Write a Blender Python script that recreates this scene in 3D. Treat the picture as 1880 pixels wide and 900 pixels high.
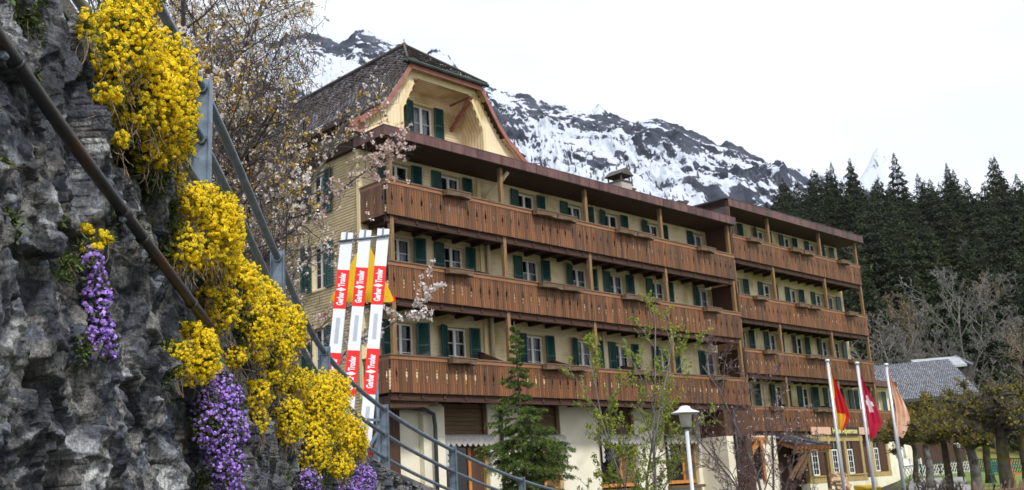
import bpy, math, random
import numpy as np
from mathutils import Vector, Matrix
S = bpy.context.scene
for o in list(bpy.data.objects): bpy.data.objects.remove(o)
R = math.radians
# ------------------------------------------------------------------ camera
cd = bpy.data.cameras.new('camera'); cam = bpy.data.objects.new('camera', cd); S.collection.objects.link(cam)
PITCH, ROLL = 0.23997, -0.0560
cam.matrix_world = Matrix.Rotation(math.pi/2 + PITCH, 4, 'X') @ Matrix.Rotation(ROLL, 4, 'Z')
cd.sensor_width = 36; cd.lens = 1850/1880*36; cd.clip_end = 20000; cd.clip_start = .05
cd.dof.use_dof = True; cd.dof.focus_distance = 5.6; cd.dof.aperture_fstop = 9.0
S.camera = cam
S.render.resolution_x = 1024; S.render.resolution_y = 490
# ------------------------------------------------------------------ world + sun
SUN_EL, SUN_AZ = R(48), R(150)          # azimuth measured from +Y towards +X
W = bpy.data.worlds.new('World'); S.world = W; W.use_nodes = True
nt = W.node_tree; nt.nodes.clear()
wo = nt.nodes.new('ShaderNodeOutputWorld'); bg = nt.nodes.new('ShaderNodeBackground'); mx = nt.nodes.new('ShaderNodeMixRGB')
sky = nt.nodes.new('ShaderNodeTexSky'); sky.sky_type = 'NISHITA'; sky.sun_disc = False
sky.sun_elevation = SUN_EL; sky.sun_rotation = SUN_AZ
gain = nt.nodes.new('ShaderNodeMixRGB'); gain.blend_type = 'MULTIPLY'; gain.inputs[0].default_value = 1; gain.inputs[2].default_value = (1, 1, 1, 1)
tc = nt.nodes.new('ShaderNodeTexCoord'); mp = nt.nodes.new('ShaderNodeMapping'); mp.inputs['Scale'].default_value = (1.3, 1.3, 3.2)
nz = nt.nodes.new('ShaderNodeTexNoise'); nz.inputs['Scale'].default_value = 1.6; nz.inputs['Detail'].default_value = 4; nz.inputs['Roughness'].default_value = .5
rp = nt.nodes.new('ShaderNodeValToRGB'); rp.color_ramp.elements[0].position = .40; rp.color_ramp.elements[0].color = (8.6, 9.3, 10.2, 1)
rp.color_ramp.elements[1].position = .66; rp.color_ramp.elements[1].color = (11.8, 11.9, 12.0, 1)
nt.links.new(tc.outputs['Generated'], mp.inputs[0]); nt.links.new(mp.outputs[0], nz.inputs['Vector']); nt.links.new(nz.outputs['Fac'], rp.inputs[0])
nt.links.new(sky.outputs[0], mx.inputs[1]); nt.links.new(rp.outputs[0], mx.inputs[2]); mx.inputs[0].default_value = .93
nt.links.new(mx.outputs[0], bg.inputs[0]); bg.inputs[1].default_value = .078
nt.links.new(bg.outputs[0], wo.inputs[0])
sl = bpy.data.lights.new('sun', 'SUN'); sl.energy = 2.2; sl.angle = R(8); sl.color = (1, .955, .89)
so = bpy.data.objects.new('sun', sl); S.collection.objects.link(so)
sdir = Vector((math.sin(SUN_AZ)*math.cos(SUN_EL), math.cos(SUN_AZ)*math.cos(SUN_EL), math.sin(SUN_EL)))
so.rotation_euler = sdir.to_track_quat('Z', 'Y').to_euler()
S.view_settings.view_transform = 'Standard'; S.view_settings.look = 'None'; S.view_settings.exposure = 0.58; S.view_settings.gamma = 1
S.render.engine = 'CYCLES'

rng = np.random.default_rng(7); random.seed(7)
COL = S.collection
# ------------------------------------------------------------------ materials
def mat(name, c1, c2=None, rough=.7, scale=8, detail=4, bump=0, bscale=None, metal=0, stretch=(1,1,1), rnd=0, lo=.35, hi=.65, spec=.5, c3=None, s3=2, trans=0, island=False):
    m = bpy.data.materials.new(name); m.use_nodes = True; t = m.node_tree; N = t.nodes; Lk = t.links
    b = N['Principled BSDF']; b.inputs['Roughness'].default_value = rough; b.inputs['Metallic'].default_value = metal
    b.inputs['Specular IOR Level'].default_value = spec
    if trans: b.inputs['Transmission Weight'].default_value = trans
    tcn = N.new('ShaderNodeTexCoord'); mpn = N.new('ShaderNodeMapping'); mpn.inputs['Scale'].default_value = stretch
    Lk.new(tcn.outputs['Object'], mpn.inputs[0])
    c1 = (*c1, 1); out = None
    if c2 is not None:
        n = N.new('ShaderNodeTexNoise'); n.inputs['Scale'].default_value = scale; n.inputs['Detail'].default_value = detail; n.inputs['Roughness'].default_value = .62
        Lk.new(mpn.outputs[0], n.inputs['Vector'])
        r_ = N.new('ShaderNodeValToRGB'); r_.color_ramp.elements[0].position = lo; r_.color_ramp.elements[1].position = hi
        r_.color_ramp.elements[0].color = c1; r_.color_ramp.elements[1].color = (*c2, 1)
        Lk.new(n.outputs['Fac'], r_.inputs[0]); out = r_.outputs[0]
        if c3 is not None:
            n3 = N.new('ShaderNodeTexNoise'); n3.inputs['Scale'].default_value = s3; n3.inputs['Detail'].default_value = 5
            Lk.new(mpn.outputs[0], n3.inputs['Vector'])
            r3 = N.new('ShaderNodeValToRGB'); r3.color_ramp.elements[0].position = .5; r3.color_ramp.elements[1].position = .62
            Lk.new(n3.outputs['Fac'], r3.inputs[0])
            mm = N.new('ShaderNodeMixRGB'); Lk.new(r3.outputs[0], mm.inputs[0]); Lk.new(out, mm.inputs[1]); mm.inputs[2].default_value = (*c3, 1); out = mm.outputs[0]
    if rnd:
        oi = N.new('ShaderNodeObjectInfo'); g = N.new('ShaderNodeNewGeometry')
        ad = N.new('ShaderNodeMath'); ad.operation = 'ADD'; Lk.new(oi.outputs['Random'], ad.inputs[0]); Lk.new(g.outputs['Random Per Island'], ad.inputs[1])
        fr = N.new('ShaderNodeMath'); fr.operation = 'FRACT'; Lk.new(ad.outputs[0], fr.inputs[0])
        mr = N.new('ShaderNodeMapRange'); mr.inputs['To Min'].default_value = 1-rnd; mr.inputs['To Max'].default_value = 1+rnd; Lk.new(fr.outputs[0], mr.inputs[0])
        hs = N.new('ShaderNodeHueSaturation'); Lk.new(mr.outputs[0], hs.inputs['Value'])
        mr2 = N.new('ShaderNodeMapRange'); mr2.inputs['To Min'].default_value = .5+rnd*.006; mr2.inputs['To Max'].default_value = .5-rnd*.006; Lk.new(fr.outputs[0], mr2.inputs[0]); Lk.new(mr2.outputs[0], hs.inputs['Hue'])
        if out is None: hs.inputs['Color'].default_value = c1
        else: Lk.new(out, hs.inputs['Color'])
        out = hs.outputs[0]
    if out is None: b.inputs['Base Color'].default_value = c1
    else: Lk.new(out, b.inputs['Base Color'])
    if bump:
        nb = N.new('ShaderNodeTexNoise'); nb.inputs['Scale'].default_value = bscale or scale*3; nb.inputs['Detail'].default_value = 6; nb.inputs['Roughness'].default_value = .65
        Lk.new(mpn.outputs[0], nb.inputs['Vector']); bb = N.new('ShaderNodeBump'); bb.inputs['Strength'].default_value = min(bump, 1); bb.inputs['Distance'].default_value = .02*max(bump,1)
        Lk.new(nb.outputs['Fac'], bb.inputs['Height']); Lk.new(bb.outputs[0], b.inputs['Normal'])
    return m
def translucent(m, w=.35):
    t = m.node_tree; b = t.nodes['Principled BSDF']; o = t.nodes['Material Output']
    tr = t.nodes.new('ShaderNodeBsdfTranslucent'); ms = t.nodes.new('ShaderNodeMixShader'); ms.inputs[0].default_value = w
    l = [x for x in t.links if x.to_socket == b.inputs['Base Color']]
    if l: t.links.new(l[0].from_socket, tr.inputs[0])
    else: tr.inputs[0].default_value = b.inputs['Base Color'].default_value
    t.links.new(b.outputs[0], ms.inputs[1]); t.links.new(tr.outputs[0], ms.inputs[2]); t.links.new(ms.outputs[0], o.inputs[0]); return m
M = {}
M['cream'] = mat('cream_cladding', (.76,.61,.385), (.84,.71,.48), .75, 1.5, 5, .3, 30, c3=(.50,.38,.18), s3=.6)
M['cream_shaded'] = mat('cream_cladding_shaded', (.42,.335,.19), (.52,.42,.25), .8, 2.5, 6, .4, 30, c3=(.35,.28,.16), s3=.8)  # cream cladding darkened: shade of the side turned from the sun, put into colour
M['stucco'] = mat('cream_stucco', (.74,.69,.55), (.80,.76,.63), .9, 1.2, 6, .3, 60, c3=(.68,.62,.48), s3=.7)
M['trim'] = mat('cream_trim', (.66,.55,.30), (.72,.60,.34), .6, 6, 3)
M['plank'] = mat('balcony_wood', (.085,.033,.011), (.215,.086,.030), .6, 3, 5, .3, 20, stretch=(6,6,.5), rnd=.42, c3=(.085,.038,.016), s3=.35)
M['rail'] = mat('rail_wood', (.22,.095,.037), (.32,.15,.065), .55, 3, 5, .3, 20, stretch=(.5,4,6))
M['post'] = mat('post_wood', (.14,.075,.032), (.30,.18,.08), .65, 4, 5, .3, 20, stretch=(6,6,.5))
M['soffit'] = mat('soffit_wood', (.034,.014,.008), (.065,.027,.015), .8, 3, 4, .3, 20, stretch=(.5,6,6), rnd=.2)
M['dkwood'] = mat('dark_wood', (.050,.022,.012), (.095,.042,.022), .75, 3, 4, .3, 20, stretch=(6,6,.5), rnd=.2)
M['midwood'] = mat('bay_wood', (.10,.058,.025), (.16,.092,.042), .7, 3, 4, .3, 20, stretch=(.5,4,6), rnd=.15)
M['tanwood'] = mat('tan_wood', (.34,.24,.09), (.45,.33,.14), .65, 3, 4, .2, 20, stretch=(4,4,.6))
M['orange'] = mat('orange_wood', (.42,.15,.03), (.55,.23,.06), .55, 4, 4, .2, 20)
M['boxw'] = mat('weathered_wood', (.12,.07,.042), (.21,.135,.09), .85, 3, 5, .4, 20, stretch=(.6,4,6), rnd=.12)
M['shutter'] = mat('green_shutter', (.003,.040,.040), (.006,.068,.064), .45, 3, 4, .1, 20, rnd=.12)
M['white'] = mat('white_frame', (.80,.80,.80), (.70,.70,.70), .45, 3, 3)
M['curtain'] = translucent(mat('curtain', (.72,.72,.74), (.55,.56,.6), .9, 1.2, 2, stretch=(12,1,.3)), .3)
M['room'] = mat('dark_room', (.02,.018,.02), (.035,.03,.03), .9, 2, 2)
M['copper'] = mat('copper_fascia', (.105,.050,.046), (.17,.085,.078), .5, 3, 5, .2, 12, stretch=(1,1,.3), metal=.25, c3=(.075,.036,.036), s3=1.3)
M['slate'] = mat('slate_roof', (.022,.024,.030), (.08,.085,.10), .5, 3, 5, .4, 20, rnd=.7, c3=(.20,.21,.25), s3=1.6)
M['hip'] = mat('brown_roof', (.040,.032,.028), (.075,.06,.052), .7, 3, 5, .4, 20, rnd=.25)
M['salmon'] = mat('salmon_paint', (.25,.088,.066), (.33,.135,.105), .6, 3, 4, .1, 20)
M['gutter'] = mat('dark_gutter', (.03,.045,.042), (.06,.08,.075), .45, 3, 3, metal=.4)
M['pipe'] = mat('cream_pipe', (.74,.64,.42), (.80,.70,.48), .5, 3, 3)
M['dkpipe'] = mat('dark_pipe', (.03,.03,.035), (.05,.05,.055), .5, 3, 3)
M['sidedark'] = mat('slate_cladding', (.055,.050,.050), (.09,.085,.085), .75, 5, 4, .2, 30)
M['chim'] = mat('chimney_render', (.34,.31,.29), (.46,.42,.38), .9, 4, 5, .4, 30)
M['chimr'] = mat('chimney_brick', (.28,.19,.17), (.38,.27,.24), .9, 4, 5, .4, 30)
M['valance'] = mat('valance_cloth', (.36,.34,.33), (.55,.53,.50), .9, 18, 4)
M['galv'] = mat('galvanised_steel', (.13,.17,.22), (.24,.30,.37), .38, 9, 5, .12, 60, metal=.55, c3=(.18,.22,.27), s3=4)
M['red'] = mat('red_film', (.85,.012,.008), None, .35)
M['wplast'] = mat('white_plastic', (.72,.76,.84), (.80,.83,.88), .35, 3, 3)
M['reflect'] = mat('grey_reflector', (.42,.46,.52), (.50,.54,.60), .3, 30, 2, metal=.2)
M['yellow'] = mat('yellow_sign', (.72,.45,.0), (.80,.52,.005), .45, 2, 3)
M['rustpipe'] = mat('rusty_pipe', (.035,.042,.052), (.075,.065,.06), .42, 3, 5, .2, 50, metal=.5, c3=(.11,.055,.028), s3=2.4)
M['lampw'] = mat('lamp_white', (.80,.81,.82), (.72,.74,.77), .35, 3, 2)
M['lampglass'] = translucent(mat('lamp_glass', (.86,.84,.76), None, .3), .65)
M['lamppole'] = mat('lamp_pole', (.50,.52,.58), (.58,.60,.65), .45, 4, 3)
M['polem'] = mat('flagpole_metal', (.60,.62,.68), (.68,.70,.74), .35, 4, 3, metal=.3)
M['sky_glass'] = mat('dark_sign', (.02,.02,.025), None, .4)
M['pink'] = mat('pink_sign', (.60,.36,.25), (.66,.42,.31), .7, 3, 4)
M['signtext'] = mat('sign_text', (.80,.72,.25), None, .5)
# glass
g = bpy.data.materials.new('window_glass'); g.use_nodes = True; t = g.node_tree; t.nodes.clear()
o_ = t.nodes.new('ShaderNodeOutputMaterial'); ms = t.nodes.new('ShaderNodeMixShader'); tb = t.nodes.new('ShaderNodeBsdfTransparent'); gl = t.nodes.new('ShaderNodeBsdfGlossy')
gl.inputs['Roughness'].default_value = .03; tb.inputs[0].default_value = (.75,.78,.8,1); fn = t.nodes.new('ShaderNodeFresnel'); fn.inputs[0].default_value = 1.6
t.links.new(fn.outputs[0], ms.inputs[0]); t.links.new(tb.outputs[0], ms.inputs[1]); t.links.new(gl.outputs[0], ms.inputs[2]); t.links.new(ms.outputs[0], o_.inputs[0]); M['glass'] = g
# ------------------------------------------------------------------ builders
class MB:
    def __init__(s): s.v = []; s.f = []; s.m = []; s.mats = []
    def mi(s, m):
        if m not in s.mats: s.mats.append(m)
        return s.mats.index(m)
    def face(s, pts, m):
        b = len(s.v); s.v += [tuple(p) for p in pts]; s.f.append(tuple(range(b, b+len(pts)))); s.m.append(s.mi(m)); return s
    def box(s, a, b, m, mtx=None):
        x0,y0,z0 = a; x1,y1,z1 = b
        P = [(x0,y0,z0),(x1,y0,z0),(x1,y1,z0),(x0,y1,z0),(x0,y0,z1),(x1,y0,z1),(x1,y1,z1),(x0,y1,z1)]
        if mtx is not None: P = [tuple(mtx @ Vector(p)) for p in P]
        n = len(s.v); s.v += P; k = s.mi(m)
        for f in ((0,3,2,1),(4,5,6,7),(0,1,5,4),(1,2,6,5),(2,3,7,6),(3,0,4,7)): s.f.append(tuple(n+i for i in f)); s.m.append(k)
        return s
    def prism(s, pts, ext, m):          # planar polygon extruded by vector
        ext = Vector(ext); n = len(s.v); k = s.mi(m); N = len(pts)
        s.v += [tuple(p) for p in pts] + [tuple(Vector(p)+ext) for p in pts]
        s.f.append(tuple(range(n+N-1, n-1, -1))); s.m.append(k); s.f.append(tuple(range(n+N, n+2*N))); s.m.append(k)
        for i in range(N):
            j = (i+1) % N; s.f.append((n+i, n+j, n+N+j, n+N+i)); s.m.append(k)
        return s
    def tube(s, pts, r, m, n=8, cap=True):
        k = s.mi(m); pts = [Vector(p) for p in pts]; rs = r if hasattr(r, '__len__') else [r]*len(pts); base = len(s.v)
        up = None
        for i, p in enumerate(pts):
            d = (pts[min(i+1, len(pts)-1)] - pts[max(i-1, 0)]).normalized()
            if up is None: up = d.orthogonal().normalized()
            up = (up - d*up.dot(d)).normalized(); w = d.cross(up)
            for j in range(n):
                a = 2*math.pi*j/n; s.v.append(tuple(p + rs[i]*(math.cos(a)*up + math.sin(a)*w)))
        for i in range(len(pts)-1):
            for j in range(n):
                q = base+i*n; j2 = (j+1) % n; s.f.append((q+j, q+j2, q+n+j2, q+n+j)); s.m.append(k)
        if cap:
            s.f.append(tuple(base+n-1-j for j in range(n))); s.m.append(k)
            q = base+(len(pts)-1)*n; s.f.append(tuple(q+j for j in range(n))); s.m.append(k)
        return s
    def lathe(s, prof, m, n=20, c=(0,0,0)):
        k = s.mi(m); base = len(s.v)
        for r, z in prof:
            for j in range(n):
                a = 2*math.pi*j/n; s.v.append((c[0]+r*math.cos(a), c[1]+r*math.sin(a), c[2]+z))
        for i in range(len(prof)-1):
            for j in range(n):
                q = base+i*n; j2 = (j+1) % n; s.f.append((q+j, q+j2, q+n+j2, q+n+j)); s.m.append(k)
        return s
    def mesh(s, name, smooth=False):
        me = bpy.data.meshes.new(name); me.from_pydata(s.v, [], s.f)
        for m in s.mats: me.materials.append(M[m] if isinstance(m, str) else m)
        me.polygons.foreach_set('material_index', s.m)
        if smooth: me.polygons.foreach_set('use_smooth', [True]*len(s.f))
        me.update(); return me
    def obj(s, name, parent=None, loc=(0,0,0), smooth=False): return add(name, s.mesh(name, smooth), parent, loc)
def add(name, me, parent=None, loc=(0,0,0)):
    o = bpy.data.objects.new(name, me); COL.objects.link(o); o.parent = parent; o.location = loc; return o
def tag(o, label=None, cat=None, group=None, kind=None):
    if label: o['label'] = label
    if cat: o['category'] = cat
    if group: o['group'] = group
    if kind: o['kind'] = kind
    return o
def empty(name, loc=(0,0,0), rz=0): 
    o = add(name, None, None, loc); o.rotation_euler = (0,0,rz); o.empty_display_size = .1; return o
def copy_tree(o, parent=None):
    c = o.copy(); COL.objects.link(c); c.parent = parent
    for ch in list(o.children): copy_tree(ch, c)
    return c
def npmesh(name, V, F, mats, mi=None, smooth=False):
    V = np.ascontiguousarray(V, dtype=np.float32); F = np.ascontiguousarray(F, dtype=np.int32); k = F.shape[1]
    me = bpy.data.meshes.new(name); me.vertices.add(len(V)); me.vertices.foreach_set('co', V.ravel())
    me.loops.add(F.size); me.loops.foreach_set('vertex_index', F.ravel()); me.polygons.add(len(F))
    me.polygons.foreach_set('loop_start', np.arange(len(F), dtype=np.int32)*k)
    if mi is not None: me.polygons.foreach_set('material_index', np.ascontiguousarray(mi, dtype=np.int32))
    if smooth: me.polygons.foreach_set('use_smooth', np.ones(len(F), dtype=bool))
    for m in mats: me.materials.append(M[m] if isinstance(m, str) else m)
    me.update(calc_edges=True); return me
def cellplane(x, y, seed=0, tilt=1.):
    xi = np.floor(x).astype(int); yi = np.floor(y).astype(int); best = np.full(x.shape, 9.); out = np.zeros(x.shape)
    for dx in (-1,0,1):
        for dy in (-1,0,1):
            cx = xi+dx; cy = yi+dy; h = _P[_P[(cx+seed) & 255] + (cy & 255)]; h2 = _P[(h+91) & 255]; h3 = _P[(h+37) & 255]; h4 = _P[(h2+11) & 255]
            px = cx+_VR[h]; py = cy+_VR[h2]; d = (x-px)**2+(y-py)**2; v = (_VR[h3]-.5) + tilt*((_VR[h4]-.5)*(x-px)*1.6 + (_VR[(h4+77) & 255]-.5)*(y-py)*1.6)
            m = d < best; best = np.where(m, d, best); out = np.where(m, v, out)
    return out
def norm(a): return a/np.maximum(np.linalg.norm(a, axis=-1, keepdims=True), 1e-9)
def quads(C, A, B):         # centres + half axes -> V,F
    V = np.stack([C-A-B, C+A-B, C+A+B, C-A+B], 1).reshape(-1,3); return V, np.arange(len(V)).reshape(-1,4)
def leafs(C, D, Wd):      # rhombic leaves: base C, direction*len D, half width Wd
    V = np.stack([C, C+.45*D+Wd, C+D, C+.45*D-Wd], 1).reshape(-1,3); return V, np.arange(len(V)).reshape(-1,4)
def tubes(P0, P1, r0, r1, n=3):
    P0 = np.asarray(P0, float); P1 = np.asarray(P1, float); r0 = np.asarray(r0, float)[:,None]; r1 = np.asarray(r1, float)[:,None]
    d = norm(P1-P0); h = np.where(np.abs(d[:,2:3]) < .9, np.array([[0,0,1.]]), np.array([[1.,0,0]])); a = norm(np.cross(d, h)); b = np.cross(d, a)
    V = []
    for P, r in ((P0, r0), (P1, r1)):
        for j in range(n):
            t_ = 2*math.pi*j/n; V.append(P + r*(math.cos(t_)*a + math.sin(t_)*b))
    V = np.stack(V, 1).reshape(-1,3); base = (np.arange(len(P0))*2*n)[:,None]
    F = np.stack([np.concatenate([base+j, base+(j+1)%n, base+n+(j+1)%n, base+n+j], 1) for j in range(n)], 1).reshape(-1,4)
    return V, F
def cat(*vf):
    V = []; F = []; MI = []; b = 0
    for i, (v, f) in enumerate(vf):
        if len(v) == 0: continue
        V.append(v); F.append(f+b); MI.append(np.full(len(f), i)); b += len(v)
    return np.concatenate(V), np.concatenate(F), np.concatenate(MI)
def rdir(n): return norm(rng.normal(size=(n,3)))
_P = rng.permutation(256); _P = np.concatenate([_P]*3); _VR = rng.random(256)
def vnoise(x, y, z=0*1.0):
    x, y, z = np.broadcast_arrays(np.asarray(x, float), np.asarray(y, float), np.asarray(z, float))
    xi = np.floor(x).astype(int); yi = np.floor(y).astype(int); zi = np.floor(z).astype(int); fx = x-xi; fy = y-yi; fz = z-zi
    fx = fx*fx*(3-2*fx); fy = fy*fy*(3-2*fy); fz = fz*fz*(3-2*fz); xi &= 255; yi &= 255; zi &= 255
    def h(i, j, k): return _VR[_P[_P[_P[i & 255] + (j & 255)] + (k & 255)]]
    c = lambda k: (h(xi,yi,k)*(1-fx)+h(xi+1,yi,k)*fx)*(1-fy) + (h(xi,yi+1,k)*(1-fx)+h(xi+1,yi+1,k)*fx)*fy
    return c(zi)*(1-fz) + c(zi+1)*fz
def fbm(x, y, z=0., o=5, g=.5, ridge=False):
    a = 1; s = 0; t_ = 0
    for i in range(o):
        n = vnoise(x*2**i+17.3*i, y*2**i+5.1*i, z*2**i)
        if ridge: n = 1-abs(2*n-1)
        s = s + a*n; t_ += a; a *= g
    return s/t_
# ------------------------------------------------------------------ terrain
def sm(a, b, x): 
    t_ = np.clip((x-a)/(b-a), 0, 1); return t_*t_*(3-2*t_)
def gz(x, y):
    x = np.asarray(x, float); y = np.asarray(y, float)
    z = -1.55 + .15*sm(10,22,y) + .6*sm(22,36,y) + .45*sm(36,58,y)
    z = z - .85*(1-sm(.335, .372, x/np.maximum(y, 1)))*sm(12,38,y)*(1-sm(75,110,y))
    th = sm(.17, .29, x/np.maximum(y, 1))
    z = z + th*.37*np.clip(y-100+.02*(y-100)*0, 0, 165) + th*6*(fbm(x/40, y/40)-.5)*sm(95,140,y)
    z = z + (1-th)*.10*np.clip(y-110, 0, 300)
    return z
# ------------------------------------------------------------------ ground sheets
def grid_mesh(name, xs, ys, zf, m, smooth=True):
    X, Y = np.meshgrid(xs, ys); Z = zf(X, Y); V = np.stack([X, Y, Z], -1).reshape(-1,3); nx = len(xs)
    i = np.arange(len(ys)-1)[:,None]*nx + np.arange(nx-1)[None]; F = np.stack([i, i+1, i+nx+1, i+nx], -1).reshape(-1,4)
    return npmesh(name, V, F, [m], smooth=smooth)
M['ground'] = mat('ground_asphalt', (.055,.055,.058), (.09,.088,.085), .9, 3, 6, .3, 40)
M['forestfloor'] = mat('forest_floor', (.030,.032,.016), (.060,.052,.032), .95, .15, 6, .6, 2, c3=(.10,.085,.02), s3=.03)
xs = np.concatenate([np.linspace(-1500,-120,12), np.linspace(-100,60,70), np.linspace(64,300,90), np.linspace(320,1800,14)])
ys = np.concatenate([np.linspace(-60,0,6), np.linspace(4,100,50), np.linspace(104,300,70), np.linspace(330,1500,14)])
tag(add('ground', grid_mesh('ground', xs, ys, gz, 'forestfloor')), kind='structure')
M['grass'] = mat('lawn_grass', (.10,.16,.025), (.17,.24,.04), .95, 2, 6, .5, 30)
M['meadow'] = mat('hill_meadow', (.15,.14,.03), (.22,.20,.045), .95, .6, 6, .5, 10, c3=(.13,.14,.03), s3=.2)
M['gravel'] = mat('gravel_path', (.24,.235,.24), (.36,.35,.35), .95, 8, 6, .5, 60)
tag(add('forecourt', grid_mesh('forecourt', np.linspace(-6,30,20), np.linspace(14,60,30), lambda x,y: gz(x,y)+.01, 'ground')), kind='structure')
tag(add('lawn', grid_mesh('lawn', np.linspace(14.5,60,40), np.linspace(27,80,40), lambda x,y: gz(x,y)+.02, 'grass')), kind='structure')
def strip(name, pts, w, m, dz=.03):
    V = []
    for i,(x,y) in enumerate(pts):
        a = np.array(pts[max(i-1,0)]); b = np.array(pts[min(i+1,len(pts)-1)]); d = (b-a)/np.linalg.norm(b-a); n_ = np.array([-d[1], d[0]])
        for s in np.linspace(-1,1,5):
            q = np.array([x,y])+n_*w*s; V.append((q[0], q[1], float(gz(q[0],q[1]))+dz))
    F = [(i*5+j, i*5+j+1, i*5+j+6, i*5+j+5) for i in range(len(pts)-1) for j in range(4)]
    return add(name, npmesh(name, np.array(V), np.array(F), [m], smooth=True))
tag(strip('path', [(9.0,18),(9.9,23),(11.3,28),(13.6,34),(16.2,41),(19.8,50),(24.0,60),(29,70)], 1.15, 'gravel'), kind='structure')
tag(add('meadow', grid_mesh('meadow', np.linspace(24,62,30), np.linspace(76,142,30), lambda x,y: gz(x,y)+.05+ 3.0*sm(84,122,y)*sm(24,36,x)*(1-sm(44,60,x)), 'meadow')), kind='structure')
# ------------------------------------------------------------------ mountains (real distance)
HOR = lambda px: 902 - (px-940)*.056
RIDGE = [(60,20),(300,40),(440,72),(500,80),(540,66),(575,66),(600,74),(622,84),(640,74),(655,59),(675,60),(705,71),(728,86),(748,98),(772,110),(785,104),(797,96),(820,107),(852,142),(875,158),(900,161),(918,167),(944,169),(962,172),(975,179),(990,188),(1007,196),(1024,187),(1038,191),(1052,200),(1064,204),(1087,211),(1100,201),(1113,208),(1140,220),(1167,231),(1184,223),(1207,219),(1224,228),(1255,240),(1291,252),(1318,270),(1335,261),(1358,279),(1393,294),(1421,308),(1454,315),(1510,334),(1543,346),(1600,372),(1700,400),(1800,425)]
def unpx(px, py):
    c, s = math.cos(ROLL), math.sin(ROLL); a_, b_ = px-940, py-450; a = a_*c + b_*s; b = -a_*s + b_*c; X = a/1850; Z = -b/1850
    return np.array([X, math.cos(PITCH)-Z*math.sin(PITCH), math.sin(PITCH)+Z*math.cos(PITCH)])
def at(px, py, d): r_ = unpx(px, py); return r_*d/r_[1]
M['mountain'] = bpy.data.materials.new('mountain_snow_rock')
def mountain_mat():
    m = M['mountain']; m.use_nodes = True; t = m.node_tree; N = t.nodes; L = t.links; b = N['Principled BSDF']; b.inputs['Roughness'].default_value = .85; b.inputs['Specular IOR Level'].default_value = .15
    at_ = N.new('ShaderNodeAttribute'); at_.attribute_name = 'rock'
    g_ = N.new('ShaderNodeTexCoord'); mp_ = N.new('ShaderNodeMapping'); mp_.inputs['Scale'].default_value = (.02,.02,.045); mp_.inputs['Rotation'].default_value = (0,R(-28),0); L.new(g_.outputs['Object'], mp_.inputs[0])
    n1 = N.new('ShaderNodeTexNoise'); n1.inputs['Scale'].default_value = 3.2; n1.inputs['Detail'].default_value = 9; n1.inputs['Roughness'].default_value = .72; L.new(mp_.outputs[0], n1.inputs['Vector'])
    ad0 = N.new('ShaderNodeMath'); ad0.operation = 'ADD'; L.new(at_.outputs['Fac'], ad0.inputs[0]); L.new(n1.outputs['Fac'], ad0.inputs[1]); ad = N.new('ShaderNodeMath'); ad.operation = 'SUBTRACT'; L.new(ad0.outputs[0], ad.inputs[0]); ad.inputs[1].default_value = .05
    r1 = N.new('ShaderNodeValToRGB'); r1.color_ramp.elements[0].position = .92; r1.color_ramp.elements[1].position = 1.0; L.new(ad.outputs[0], r1.inputs[0])
    rk = N.new('ShaderNodeValToRGB'); n2 = N.new('ShaderNodeTexNoise'); n2.inputs['Scale'].default_value = 1.1; n2.inputs['Detail'].default_value = 8; L.new(mp_.outputs[0], n2.inputs['Vector']); L.new(n2.outputs['Fac'], rk.inputs[0])
    rk.color_ramp.elements[0].position = .35; rk.color_ramp.elements[0].color = (.010,.015,.030,1); rk.color_ramp.elements[1].position = .68; rk.color_ramp.elements[1].color = (.085,.095,.135,1)
    sn = N.new('ShaderNodeRGB'); sn.outputs[0].default_value = (.62,.67,.78,1)
    mxx = N.new('ShaderNodeMixRGB'); L.new(r1.outputs[0], mxx.inputs[0]); L.new(sn.outputs[0], mxx.inputs[1]); L.new(rk.outputs[0], mxx.inputs[2]); L.new(mxx.outputs[0], b.inputs['Base Color'])
    bb = N.new('ShaderNodeBump'); bb.inputs['Strength'].default_value = .6; bb.inputs['Distance'].default_value = 16; L.new(n1.outputs['Fac'], bb.inputs['Height']); L.new(bb.outputs[0], b.inputs['Normal'])
mountain_mat()
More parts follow.
